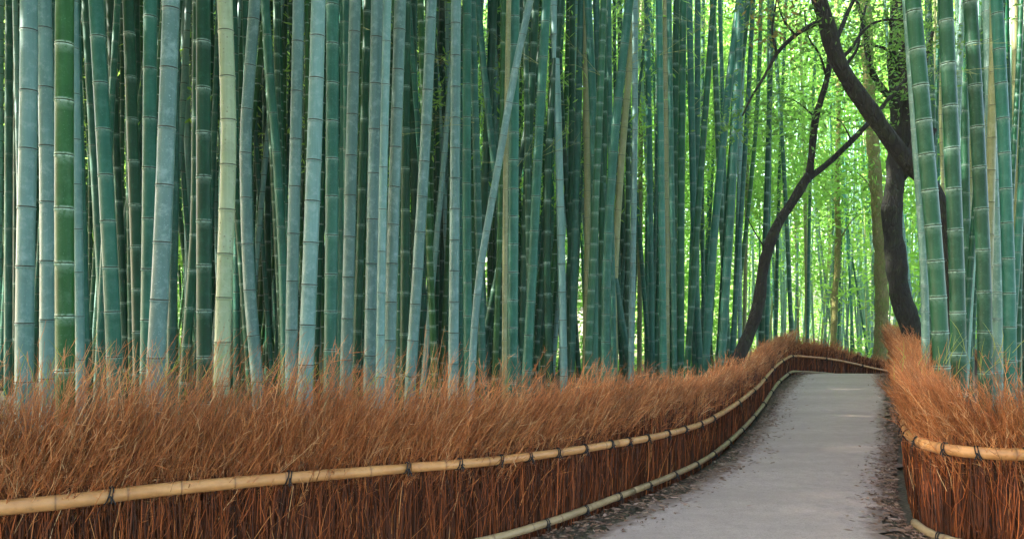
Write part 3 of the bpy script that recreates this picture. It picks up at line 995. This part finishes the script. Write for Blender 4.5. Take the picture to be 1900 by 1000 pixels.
def build_rail(L, S, N, zfn, rfn, mat, parent, cuts, offn, ties, tie_r=0.0042, name="rail_pole", gap=0.30):
    """bamboo poles laid end to end along the front of a fence, black cord ties round them"""
    p3 = np.array([(q[0] + nrm[0] * offn, q[1] + nrm[1] * offn, ground_z(q[0], q[1]) + zfn(q)) for q, nrm in zip(L, N)])
    # a pole is stiff: smooth the height
    k = 9
    pad = np.pad(p3[:, 2], (k, k), mode='edge')
    p3[:, 2] = np.convolve(pad, np.ones(2 * k + 1) / (2 * k + 1), 'valid')

    def at(s):
        return np.array([np.interp(s, S, p3[:, j]) for j in range(3)])
    for a, b in zip(cuts, cuts[1:]):
        nodes = []
        s = a + R.uniform(0.05, gap)
        while s < b - 0.04:
            nodes.append(s)
            s += gap * R.uniform(0.8, 1.25)
        ring = [(a, 1, 0), (b - 0.004, 1, 0)]
        for s in np.arange(a + 0.1, b - 0.05, 0.12):
            ring.append((float(s), 1.0, 0))
        for q in nodes:
            ring += [(q - 0.02, 1.0, 0), (q - 0.007, 1.07, 0.15), (q, 0.98, 1.0), (q + 0.006, 1.10, 0.3), (q + 0.02, 1.0, 0)]
        ring = sorted(x for x in ring if a <= x[0] <= b)
        ring = [ring[0]] + [y for x, y in zip(ring, ring[1:]) if y[0] - x[0] > 1e-3]
        jr = R.uniform(0.94, 1.07)
        dz = R.uniform(-0.006, 0.006)
        me = pole_mesh(name, [at(x[0]) + np.array((0, 0, dz)) for x in ring], [rfn(at(x[0])) * jr * (1.04 - 0.08 * (x[0] - a) / (b - a)) * x[1] for x in ring], 12, {"scar": [x[2] for x in ring]})
        link(name, me, mat, parent)
    for s in ties:
        c = at(s)
        t = at(s + 0.02) - at(s - 0.02)
        t /= np.linalg.norm(t)
        nr = np.cross(t, (0, 0, 1))
        nr /= np.linalg.norm(nr)
        up = np.cross(nr, t)
        r = rfn(c) * 1.1
        tr = tie_r * max(1.0, c[1] / 6.0) ** 0.7
        segs = []
        for q, tilt in ((-0.011, 0.35), (0.009, 0.25)):
            ang = np.linspace(0, 2 * math.pi, 17)
            segs.append(np.stack([c + t * (q + tilt * r * math.sin(x)) + (nr * math.cos(x) + up * math.sin(x)) * (r + tr * 0.4) for x in ang]))
        Vs, Fs, o_ = [], [], 0
        sgn = 1 if np.dot(nr, np.array([c[0], c[1], 0])) < 0 else -1
        kn = c + nr * sgn * (r + tr)
        for e in range(3):
            dirv = t * R.uniform(-0.5, 0.5) - up * R.uniform(0.3, 0.9) * (1 if e else -0.6) + nr * sgn * 0.25
            segs.append(np.stack([kn + dirv * 0.045 * x + np.array([0, 0, -0.012 * x * x]) for x in np.linspace(0, 1, 5)]))
        for sg in segs:
            V, Fq = tubes(sg[None], np.full((1, len(sg)), tr), 5)
            Vs.append(V)
            Fs.append(Fq + o_)
            o_ += len(V)
        link("tie_cord", mesh_np("tie_cord", np.vstack(Vs), np.vstack(Fs), smooth=True), MAT["cord"], parent)


def dens(p):
    d = max(4.0, math.hypot(p[0], p[1]))
    return 2100.0 * min(1.0, (6.0 / d) ** 1.0) if p[0] < 11 and p[0] > -4.2 else 260.0


# left fence
fence_l = empty("brushwood_fence", (-0.87, 5.2, 0))
tag(fence_l, "long brown brushwood fence left of the path, curving up and over its crest", "fence", "brushwood fences")


# fence children are built in world coordinates, the Empty carries the offset
def keep_world(parent):
    for c in parent.children:
        c.matrix_parent_inverse = parent.matrix_world.inverted()


def shifted(line, side, by):
    A = np.array(line, float)
    T_, N_ = seg_frame(A)
    return [tuple(x) for x in A - N_ * side * by]


LEFT_F, RIGHT_F = shifted(LEFT, 1, 0.13), shifted(RIGHT, -1, 0.14)
TOPL = [(-8, 1.29), (-2.6, 1.26), (-0.9, 1.16), (0.7, 0.94), (1.8, 0.82), (3.4, 0.77), (5.2, 0.80), (6.6, 0.88), (7.5, 0.80), (9.5, 0.72), (15, 0.75)]
L, S, T, N = build_brush(LEFT_F, 1, lambda p: lerp_table(p[0], TOPL), lambda p: lerp_table(p[0], [(-8, 0.25), (0, 0.27), (3, 0.36), (6, 0.25), (7, 0.0), (15, 0.1)]), dens, fence_l, 0)


def s_at_x(x, L=L, S=S):
    return float(np.interp(x, L[:, 0], S))


RZL = [(-8, 0.645), (-2.6, 0.635), (-0.9, 0.64), (-0.25, 0.625), (0.2, 0.57), (0.63, 0.51), (1.4, 0.455), (2.17, 0.44), (3.46, 0.44), (6.7, 0.45), (15, 0.44)]
cutx = [-6.5, -4.2, -0.72, 0.75, 2.0, 3.3, 4.6, 6.0, 6.85, 8.4, 10.4, 13]
tiex = [(165, 4.45), (515, 4.93), (738, 5.25), (833, 5.38), (905, 5.53), (957, 5.70), (1010, 5.9), (1060, 6.08), (1110, 6.35), (1145, 6.5), (1180, 6.75), (1220, 7.05), (1252, 7.4), (1283, 7.75), (1308, 8.15)]
ties = [s_at_x((a - 950) * d / F) for a, d in tiex] + [s_at_x(x) for x in (2.6, 3.2, 3.9, 4.7, 5.6, 6.5, 7.8, 9.2)]
build_rail(L, S, N, lambda q: lerp_table(q[0], RZL), lambda q: lerp_table(q[0], [(-4, 0.047), (-1.0, 0.036), (-0.6, 0.031), (2, 0.028), (7, 0.027)]), MAT["rail"], fence_l, [s_at_x(x) for x in cutx], 0.135, ties)
cutx = [-6.5, -3.2, -0.5, 0.9, 2.1, 3.6, 5.0, 6.4, 7.1, 8.5, 11]
build_rail(L, S, N, lambda q: lerp_table(q[0], [(-1, 0.07), (0.6, 0.075), (1.4, 0.075)]), lambda q: lerp_table(q[0], [(-4, 0.027), (3, 0.026), (7, 0.032)]), MAT["rail_old"], fence_l, [s_at_x(x) for x in cutx], 0.145,
           [s_at_x(x) for x in (-0.9, -0.35, 0.15, 0.45, 0.75, 1.05, 1.35, 1.65, 1.95, 2.3, 2.7, 3.2, 3.8, 4.5, 5.3, 6.1)])

# right fence
fence_r = empty("brushwood_fence", (2.93, 5.72, 0))
tag(fence_r, "brown brushwood fence right of the path, rounding a corner near the camera", "fence", "brushwood fences")
RL = RIGHT


def top_r(p):
    if p[1] < 8:
        return 1.0
    return lerp_table(p[1], [(8, 1.0), (12, 0.98), (17.4, 0.98), (18.1, 1.12), (18.8, 1.08), (19.6, 0.8), (20.5, 0.7), (23, 0.6)])


L2, S2, T2, N2 = build_brush(RIGHT_F, -1, top_r, lambda p: lerp_table(p[1], [(5.2, 0.42), (5.6, 0.20), (6.5, -0.25), (20, -0.2)]),
                             lambda p: 2300.0 * min(1.0, (6.5 / max(4.0, math.hypot(p[0], p[1]))) ** 1.0) if p[0] < 11 and not (p[1] < 5.3 and p[0] > 4.6) else 260.0, fence_r, 0)


def s2_at(i):
    p = np.array(RIGHT[i])
    return float(S2[np.argmin(np.linalg.norm(L2 - p, axis=1))])


cuts = [s2_at(1) - 1.5, s2_at(2) + 0.1, s2_at(4) + 0.1, s2_at(6), s2_at(7), s2_at(9), s2_at(11)]
sa = s2_at(4)
build_rail(L2, S2, N2, lambda q: lerp_table(q[1], [(5.1, 0.665), (5.7, 0.63), (7.3, 0.55), (12, 0.5)]), lambda q: 0.037 if q[1] < 6.5 else 0.032, MAT["rail"], fence_r, cuts, 0.135,
           [s2_at(2) + 0.17, sa - 0.25, sa - 0.12, sa + 0.15, sa + 0.6, sa + 1.1, s2_at(2) - 0.45, sa + 1.7, sa + 2.3, sa + 3.0])
build_rail(L2, S2, N2, lambda q: 0.02, lambda q: 0.034, MAT["rail_old"], fence_r, [cuts[0], cuts[1], s2_at(4) + 0.22], 0.15, [sa - 0.1, s2_at(2) + 0.2])

bpy.context.view_layer.update()
keep_world(fence_l)
keep_world(fence_r)


# yellow grass blades growing up through the brush
def grass(pts, n, name, label):
    C, D = [], []
    for _ in range(n):
        x, y, z = R.choice(pts)
        C.append((x + R.gauss(0, 0.13), y + R.uniform(-0.05, 0.2), z + R.uniform(-0.22, 0.0)))
        D.append((R.gauss(0.06, 0.07), R.gauss(0, 0.06), R.uniform(0.12, 0.28)))
    C, D = np.array(C), np.array(D)
    u = np.linspace(0, 1, 4)[None, :, None]
    P3 = C[:, None] + D[:, None] * u + np.stack([NR.normal(0, 0.05, n), NR.normal(0, 0.03, n), -np.abs(NR.normal(0, 0.03, n))], 1)[:, None] * u ** 2
    V, Fq = tubes(P3, NR.uniform(0.0016, 0.0028, n)[:, None] * np.array([1, 0.9, 0.7, 0.25])[None], 3)
    me = mesh_np(name, V, Fq, {"rnd": np.repeat(NR.random(n), 12)})
    return tag(link(name, me, MAT["grass_tip"]), label, "grass", None, "stuff")


gp = []
for px, py, d in ((5, 700, 4.7), (60, 700, 4.7), (130, 690, 4.7), (175, 680, 4.8), (230, 690, 4.8), (245, 690, 4.9), (300, 685, 4.9), (365, 700, 5.0), (385, 705, 5.0), (395, 708, 5.0), (450, 700, 5.1), (505, 705, 5.2), (560, 705, 5.3), (605, 710, 5.3), (670, 715, 5.4), (720, 715, 5.4), (890, 715, 5.7), (1080, 720, 6.4)):
    gp.append(P(px, py, d))
grass(gp, 120, "grass", "yellow green grass blades poking out of the left brushwood fence")
gp = [P(px, py, d) for px, py, d in ((1720, 665, 6.2), (1745, 655, 6.2), (1770, 650, 6.0), (1800, 655, 5.9), (1830, 660, 5.8), (1860, 650, 5.8), (1890, 650, 5.7))]
grass(gp, 36, "grass", "yellow green grass blades poking out of the right brushwood fence")


# ------------------------------------------------------------------ leaf litter
def litter():
    C = []
    for line, side, n, w in ((LEFT, 1, 8000, 0.36), (RIGHT[3:], -1, 5000, 0.24)):
        L_, S_ = smooth_line(line, 0.1)
        T_, N_ = seg_frame(L_)
        N_ = N_ * side
        wgt = 1.0 / np.maximum(4.5, np.hypot(L_[:, 0], L_[:, 1])) ** 0.8
        cum = np.cumsum(wgt)
        s = np.interp(NR.random(n) * cum[-1], cum, S_)
        f = lambda A: np.stack([np.interp(s, S_, A[:, k]) for k in range(2)], 1)
        q = f(L_) + f(N_) * (0.05 + np.abs(NR.normal(0, w * 0.55, n)))[:, None]
        C.append(np.stack([q[:, 0], q[:, 1], np.array([ground_z(a, b) for a, b in q]) + NR.uniform(-0.004, 0.022, n)], 1))
    # a few blown onto the path
    n = 60
    t = NR.random(n)
    i = NR.integers(14, len(el) - 50, n)
    q = el[i] * (1 - t[:, None]) + er[i] * t[:, None]
    C.append(np.stack([q[:, 0], q[:, 1], np.array([ground_z(a, b) for a, b in q]) + 0.016], 1))
    C = np.vstack(C)
    n = len(C)
    ln = NR.uniform(0.03, 0.085, n)
    ln[-60:] *= 0.4
    V, T_ = leaf_quads(C, ln, ln * NR.uniform(0.25, 0.5, n), 0.0, 1.0)
    V = V.reshape(n, 5, 3)
    V[:, :, 2] = C[:, None, 2] + (V[:, :, 2] - C[:, None, 2]) * 0.30
    V = V.reshape(-1, 3)
    m, nt, b = new_mat("fallen_leaf")
    a = attr(nt, "rnd")
    n_ = node(nt, "ShaderNodeValToRGB")
    els = n_.color_ramp.elements
    stops = [(0, (0.06, 0.028, 0.015)), (0.45, (0.20, 0.105, 0.06)), (0.8, (0.36, 0.22, 0.15)), (1.0, (0.50, 0.35, 0.27))]
    while len(els) < 4:
        els.new(0.5)
    for e, (p_, c) in zip(els, stops):
        e.position = p_
        e.color = c + (1,)
    nt.links.new(a.outputs["Fac"], n_.inputs[0])
    nt.links.new(n_.outputs[0], b.inputs["Base Color"])
    b.inputs["Roughness"].default_value = 0.75
    tag(link("leaf_litter", mesh_np("leaf_litter", V, T_, {"rnd": np.repeat(NR.beta(1.6, 1.9, n), 5)}), m), "brown fallen leaves strewn along both edges of the path", "leaves", None, "stuff")


litter()


# ------------------------------------------------------------------ trees
def limb_mesh(pts, r0, r1, flare=1.0, sides=12):
    p, s = smooth_line(pts, 0.10)
    p = p + np.stack([0.010 * np.sin(s * 5 + 1), 0.010 * np.cos(s * 4), 0 * s], 1) * min(1.0, r0 / 0.08)
    k = s / s[-1]
    rad = r0 + (r1 - r0) * k
    rad = rad * (1 + 0.06 * np.sin(s * 7.0 + r0 * 50) + 0.04 * np.sin(s * 17.0))
    rad = rad * (1 + (flare - 1) * np.exp(-s / 0.35))
    return pole_mesh("limb", p, rad, sides, wob=0.02)


def px_line(rows, d, d2=None):
    d2 = d if d2 is None else d2
    n = len(rows)
    return [P(x, y, d + (d2 - d) * i / max(1, n - 1)) for i, (x, y) in enumerate(rows)]


def crown_points(sprays, per, spread):
    C = []
    for (x, y, d, k) in sprays:
        c = np.array(P(x, y, d))
        m_ = int(per * k)
        C.append(c + NR.normal(0, 1, (m_, 3)) * np.array([spread * 1.35, spread, spread * 0.7]) * (0.5 + 0.7 * k))
    return np.vstack(C)


def tree(name, label, trunk, branches, sprays, mat, per=90, spread=0.28, leaf=(0.07, 0.03), foot=None, group=None, dead=None):
    base = trunk[0][0]
    t = empty(name, base)
    tag(t, label, "tree", group)
    for i, (pts, r0, r1) in enumerate([trunk]):
        o = link("trunk", limb_mesh([tuple(np.array(q) - base) for q in pts], r0, r1, 1.5, 16), MAT[mat], t)
    for pts, r0, r1 in branches:
        link("branch", limb_mesh([tuple(np.array(q) - base) for q in pts], r0, r1, 1.0, 8), MAT[mat], t)
    if sprays:
        C = crown_points(sprays, per, spread) - np.array(base)
        me = leaf_mesh("crown", C, NR.uniform(leaf[0] * 0.7, leaf[0] * 1.3, len(C)), NR.uniform(leaf[1] * 0.7, leaf[1] * 1.2, len(C)), NR.beta(1.5, 1.7, len(C)), 0.35)
        link("crown", me, MAT["tree_leaf"], t)
    if dead:
        C = crown_points(dead, 46, 0.14) - np.array(base)
        link("dead_leaves", leaf_mesh("dead_leaves", C, 0.09, 0.03, None, 0.8), MAT["dead_leaf"], t)
    return t


dA = 11.0
# forked leaning tree left of the path
tree("forked_tree", "slender dark tree leaning from the left fence and forking over the path", (px_line([(1345, 745), (1358, 690), (1382, 640), (1405, 570), (1419, 490), (1440, 420), (1475, 368), (1503, 325)], dA), 0.092, 0.060),
     [(px_line([(1500, 330), (1506, 285), (1514, 220), (1533, 150), (1540, 100), (1530, 40), (1522, -60)], dA), 0.052, 0.026),
      (px_line([(1498, 332), (1540, 300), (1580, 262), (1612, 228), (1648, 185), (1690, 140)], dA), 0.046, 0.024),
      (px_line([(1534, 145), (1520, 100), (1500, 70), (1492, 20)], dA, 10.6), 0.018, 0.008),
      (px_line([(1425, 470), (1400, 430), (1385, 400)], dA, 10.5), 0.012, 0.005),
      (px_line([(1514, 220), (1480, 190), (1450, 180)], dA, 10.7), 0.012, 0.004),
      (px_line([(1580, 262), (1560, 225), (1535, 215)], dA, 10.7), 0.012, 0.004)],
     [(1400, 222, 10.6, 0.8), (1430, 205, 10.6, 0.9), (1440, 235, 10.7, 0.6), (1380, 235, 10.6, 0.4), (1480, 195, 10.7, 0.5), (1500, 110, 10.7, 0.8), (1495, 60, 10.6, 0.7), (1540, 210, 10.8, 0.4), (1620, 215, 11, 0.5), (1660, 160, 11, 0.7)], "bark", per=150, spread=0.24, leaf=(0.085, 0.035))

dC = 9.6
# trunk arching over the path from the right grove
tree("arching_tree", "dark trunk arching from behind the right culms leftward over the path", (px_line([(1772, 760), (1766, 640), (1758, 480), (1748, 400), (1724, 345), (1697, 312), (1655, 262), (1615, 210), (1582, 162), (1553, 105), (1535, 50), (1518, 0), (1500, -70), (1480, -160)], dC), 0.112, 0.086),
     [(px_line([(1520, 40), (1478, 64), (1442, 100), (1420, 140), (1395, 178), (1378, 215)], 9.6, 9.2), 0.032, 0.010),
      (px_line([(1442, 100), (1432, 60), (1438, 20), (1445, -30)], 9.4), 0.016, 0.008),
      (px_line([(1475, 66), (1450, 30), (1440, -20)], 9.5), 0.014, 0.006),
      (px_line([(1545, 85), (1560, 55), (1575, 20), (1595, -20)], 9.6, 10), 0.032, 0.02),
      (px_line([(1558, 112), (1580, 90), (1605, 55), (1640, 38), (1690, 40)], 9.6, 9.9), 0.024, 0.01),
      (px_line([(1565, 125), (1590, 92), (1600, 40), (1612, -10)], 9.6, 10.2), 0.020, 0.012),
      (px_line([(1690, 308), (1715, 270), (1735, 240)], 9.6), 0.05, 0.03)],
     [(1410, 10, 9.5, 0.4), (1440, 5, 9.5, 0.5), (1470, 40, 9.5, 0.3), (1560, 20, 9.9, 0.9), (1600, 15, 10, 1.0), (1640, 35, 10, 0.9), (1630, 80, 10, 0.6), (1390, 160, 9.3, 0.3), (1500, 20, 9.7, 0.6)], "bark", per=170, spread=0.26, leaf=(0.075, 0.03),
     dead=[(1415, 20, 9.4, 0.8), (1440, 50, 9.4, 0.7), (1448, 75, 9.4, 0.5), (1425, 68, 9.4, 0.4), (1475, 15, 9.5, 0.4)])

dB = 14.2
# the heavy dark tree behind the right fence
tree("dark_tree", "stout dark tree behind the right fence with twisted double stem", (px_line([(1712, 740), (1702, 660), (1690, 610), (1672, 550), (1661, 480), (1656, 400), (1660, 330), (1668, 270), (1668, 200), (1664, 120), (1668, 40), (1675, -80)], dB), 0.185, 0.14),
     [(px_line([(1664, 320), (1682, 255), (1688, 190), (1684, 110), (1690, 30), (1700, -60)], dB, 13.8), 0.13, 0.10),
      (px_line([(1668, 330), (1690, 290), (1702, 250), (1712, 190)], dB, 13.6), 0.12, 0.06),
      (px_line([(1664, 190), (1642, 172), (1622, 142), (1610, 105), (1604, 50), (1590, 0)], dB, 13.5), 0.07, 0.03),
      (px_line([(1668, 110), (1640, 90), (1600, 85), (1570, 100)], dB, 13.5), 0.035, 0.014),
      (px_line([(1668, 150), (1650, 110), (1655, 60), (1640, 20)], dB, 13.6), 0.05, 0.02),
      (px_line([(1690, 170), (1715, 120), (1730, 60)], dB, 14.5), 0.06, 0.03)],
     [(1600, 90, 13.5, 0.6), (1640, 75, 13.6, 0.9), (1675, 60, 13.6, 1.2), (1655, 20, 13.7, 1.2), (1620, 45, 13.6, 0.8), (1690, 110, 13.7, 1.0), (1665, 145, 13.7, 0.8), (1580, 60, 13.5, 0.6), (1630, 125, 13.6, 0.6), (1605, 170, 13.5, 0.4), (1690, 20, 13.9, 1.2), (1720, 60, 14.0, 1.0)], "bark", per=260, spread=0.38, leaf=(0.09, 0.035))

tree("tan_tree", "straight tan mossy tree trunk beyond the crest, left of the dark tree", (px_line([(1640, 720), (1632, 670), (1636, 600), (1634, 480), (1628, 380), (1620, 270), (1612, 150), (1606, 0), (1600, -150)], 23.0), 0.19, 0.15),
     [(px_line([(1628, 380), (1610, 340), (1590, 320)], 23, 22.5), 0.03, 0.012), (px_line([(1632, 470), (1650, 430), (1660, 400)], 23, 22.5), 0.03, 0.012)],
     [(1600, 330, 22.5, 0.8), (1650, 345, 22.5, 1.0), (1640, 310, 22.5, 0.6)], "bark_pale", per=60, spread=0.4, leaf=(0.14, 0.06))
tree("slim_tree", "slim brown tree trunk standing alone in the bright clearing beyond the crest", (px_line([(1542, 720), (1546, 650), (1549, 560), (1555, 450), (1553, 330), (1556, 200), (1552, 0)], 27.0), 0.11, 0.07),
     [(px_line([(1555, 450), (1580, 410), (1600, 395)], 27, 26.5), 0.03, 0.012), (px_line([(1553, 380), (1530, 350), (1515, 340)], 27, 26.5), 0.03, 0.012)],
     [(1560, 360, 26.5, 1.2), (1590, 395, 26.5, 0.9), (1520, 340, 26.5, 0.9), (1545, 400, 26.5, 0.8), (1570, 320, 26.5, 0.9)], "bark_pale", per=110, spread=0.5, leaf=(0.16, 0.07))


# ------------------------------------------------------------------ far foliage
def foliage(name, label, boxes, n, length, width, mat, clump_r=0.9, per=45, droop=0.4):
    C, Rn = [], []
    tot = sum((b[1] - b[0]) * (b[5] - b[4]) * b[6] for b in boxes)
    for x0, x1, y0, y1, z0, z1, w in boxes:
        k = max(1, int(n / per * (x1 - x0) * (z1 - z0) * w / tot))
        for _ in range(k):
            c = np.array((R.uniform(x0, x1), R.uniform(y0, y1), R.uniform(z0, z1)))
            m_ = int(per * R.uniform(0.5, 1.5))
            rr = clump_r * R.uniform(0.6, 1.4)
            C.append(c + NR.normal(0, 1, (m_, 3)) * np.array([rr, rr, rr * 0.45]))
            Rn.append(np.clip(R.gauss(0.5, 0.25) + NR.normal(0, 0.15, m_), 0, 1))
    C, Rn = np.vstack(C), np.concatenate(Rn)
    me = leaf_mesh(name, C, NR.uniform(length * 0.7, length * 1.3, len(C)), NR.uniform(width * 0.7, width * 1.3, len(C)), Rn, droop)
    return tag(link(name, me, MAT[mat]), label, "foliage", None, "stuff")


foliage("bamboo_foliage", "bright yellow green bamboo leaves behind and above the left grove", [(-30, 3, 27, 34, 3.5, 13.5, 1.0), (-32, 10.5, 36, 42, -1.5, 15, 1.4)], 120000, 0.40, 0.12, "far_leaf")
foliage("bamboo_foliage", "small bright leaf sprays hanging between the upper stems of the left grove", [(-15, 3, 16, 26, 5.0, 12, 0.7), (1, 8.5, 21, 27, 4.0, 13, 1.6)], 75000, 0.20, 0.045, "far_leaf", 0.7, 40, 0.7)
foliage("bamboo_foliage", "luminous yellow green leaves filling the clearing beyond the crest", [(8, 26, 34, 42, 2.5, 18, 1.3), (7, 26, 44, 54, -2, 20, 1.3), (7.5, 17, 23.5, 29, 4.6, 12, 1.3), (10, 16, 27, 30, 2.0, 5, 0.3)], 170000, 0.23, 0.085, "far_leaf")
foliage("bamboo_foliage", "green leaves glimpsed behind the right grove", [(13, 30, 24, 34, -1.0, 16, 1.0)], 30000, 0.34, 0.10, "far_leaf")


# unseen leaf crowns over the grove, added to keep sun off its near part
GAP = 5.2


def canopy():
    C = []
    n = 220000
    q = np.stack([NR.uniform(-42, 19, n), NR.uniform(-20, 20, n), NR.uniform(9.0, 13.5, n)], 1)
    # strip left open over the path so sky light reaches it
    mid = np.interp(q[:, 1], [-20, 2, 5.6, 9, 14, 19, 22], [0.0, 0.6, 1.6, 3.5, 5.6, 7.9, 10.0])
    off = q[:, 0] - mid + NR.normal(0, 0.5, n)
    q = q[((off < -GAP) | (off > 0.45 * GAP)) & ((q[:, 1] < 12) | (NR.random(n) < np.where(q[:, 0] < 1, 0.42, 0.62)))]  # thinned farther back to let light into the deep grove
    C.append(q + NR.normal(0, 0.3, (len(q), 3)))
    C = np.vstack(C)
    tag(link("shade_canopy", leaf_mesh("shade_canopy", C, NR.uniform(0.45, 0.8, len(C)), NR.uniform(0.13, 0.22, len(C)), None, 0.3, 2.0), MAT["canopy_leaf"]), "unseen leafy bamboo crowns added overhead as shade", "foliage", None, "stuff")


canopy()


# the air of the grove, seen thickest in the sunlit clearing
def haze():
    x0, x1, y0, y1, z0, z1 = -45, 45, -25, 64, -2.6, 24
    V = [(x, y, z) for z in (z0, z1) for y in (y0, y1) for x in (x0, x1)]
    Fq = [(0, 2, 3, 1), (4, 5, 7, 6), (0, 1, 5, 4), (2, 6, 7, 3), (0, 4, 6, 2), (1, 3, 7, 5)]
    m = bpy.data.materials.new("haze")
    m.use_nodes = True
    nt = m.node_tree
    nt.nodes.remove(nt.nodes["Principled BSDF"])
    vol = nt.nodes.new("ShaderNodeVolumePrincipled")
    vol.inputs["Color"].default_value = (0.93, 1.0, 0.90, 1)
    vol.inputs["Density"].default_value = 0.0009
    vol.inputs["Anisotropy"].default_value = 0.2
    nt.links.new(vol.outputs[0], nt.nodes["Material Output"].inputs["Volume"])
    tag(link("haze", mesh_np("haze", V, Fq), m), "thin pale air between the bamboo and the far clearing", "haze", None, "stuff")


HAZE = True
if HAZE:
    haze()


# ------------------------------------------------------------------ bare side twigs of the bamboo, parts of their culms
def add_twigs():
    byname = [o for o in COL.objects if o.name.startswith("bamboo_culm") and o.type == 'MESH']
    spots = [(820, 90), (795, 215), (770, 140), (875, 120), (905, 95), (940, 110), (965, 290), (985, 150), (1005, 90), (1040, 190), (1110, 110), (1140, 100), (1190, 40), (1210, 90), (1230, 60), (1260, 140), (1275, 190), (1300, 60), (740, 60), (560, 45), (400, 150), (985, 260), (880, 200), (1060, 60), (1330, 120), (1350, 60), (1500, 520), (1460, 430), (1530, 480), (1760, 120), (1800, 40)]
    for (px, py) in spots:
        best, bo, bq = 1e9, None, None
        for o in byname:
            d = o.location.y
            tx, ty, tz = P(px, py, d)
            vs = o.data.vertices
            # ring nearest in height
            for i in range(0, len(vs) - 2, 10):
                z = vs[i].co.z + o.location.z
                if abs(z - tz) < 0.3:
                    e = abs(vs[i].co.x + o.location.x - tx) / d + (0.02 if d > 19 else 0)
                    if e < best:
                        best, bo, bq = e, o, (vs[i].co.x, vs[i].co.y, vs[i].co.z)
                    break
        if bo is None:
            continue
        sc = bo.location.y / 12.0
        segs = []
        sgn = R.choice((-1, 1))
        for k in range(2):
            st = np.array(bq)
            ln = R.uniform(0.45, 0.95) * sc
            dv = np.array((sgn * R.uniform(0.5, 0.9), R.uniform(-0.5, 0.1), R.uniform(-0.15, 0.75)))
            dv /= np.linalg.norm(dv)
            u = np.linspace(0, 1, 6)[:, None]
            main = st + dv * ln * u + np.array([0, 0, -0.12 * ln]) * u ** 2 + NR.normal(0, 0.012, (6, 3)) * u
            segs.append((main, 0.0042 * sc))
            for j in (2, 3, 4):
                dv2 = dv + NR.normal(0, 0.45, 3)
                dv2 /= np.linalg.norm(dv2)
                u2 = np.linspace(0, 1, 6)[:, None]
                segs.append((main[j] + dv2 * ln * R.uniform(0.25, 0.5) * u2, 0.0024 * sc))
            sgn = -sgn if R.random() < 0.4 else sgn
        P3 = np.stack([s_[0] for s_ in segs])
        rd = np.array([s_[1] for s_ in segs])[:, None] * np.linspace(1, 0.4, 6)[None]
        V, Fq = tubes(P3, rd, 4)
        link("side_branch", mesh_np("side_branch", V, Fq), MAT["shoot"], bo)


add_twigs()
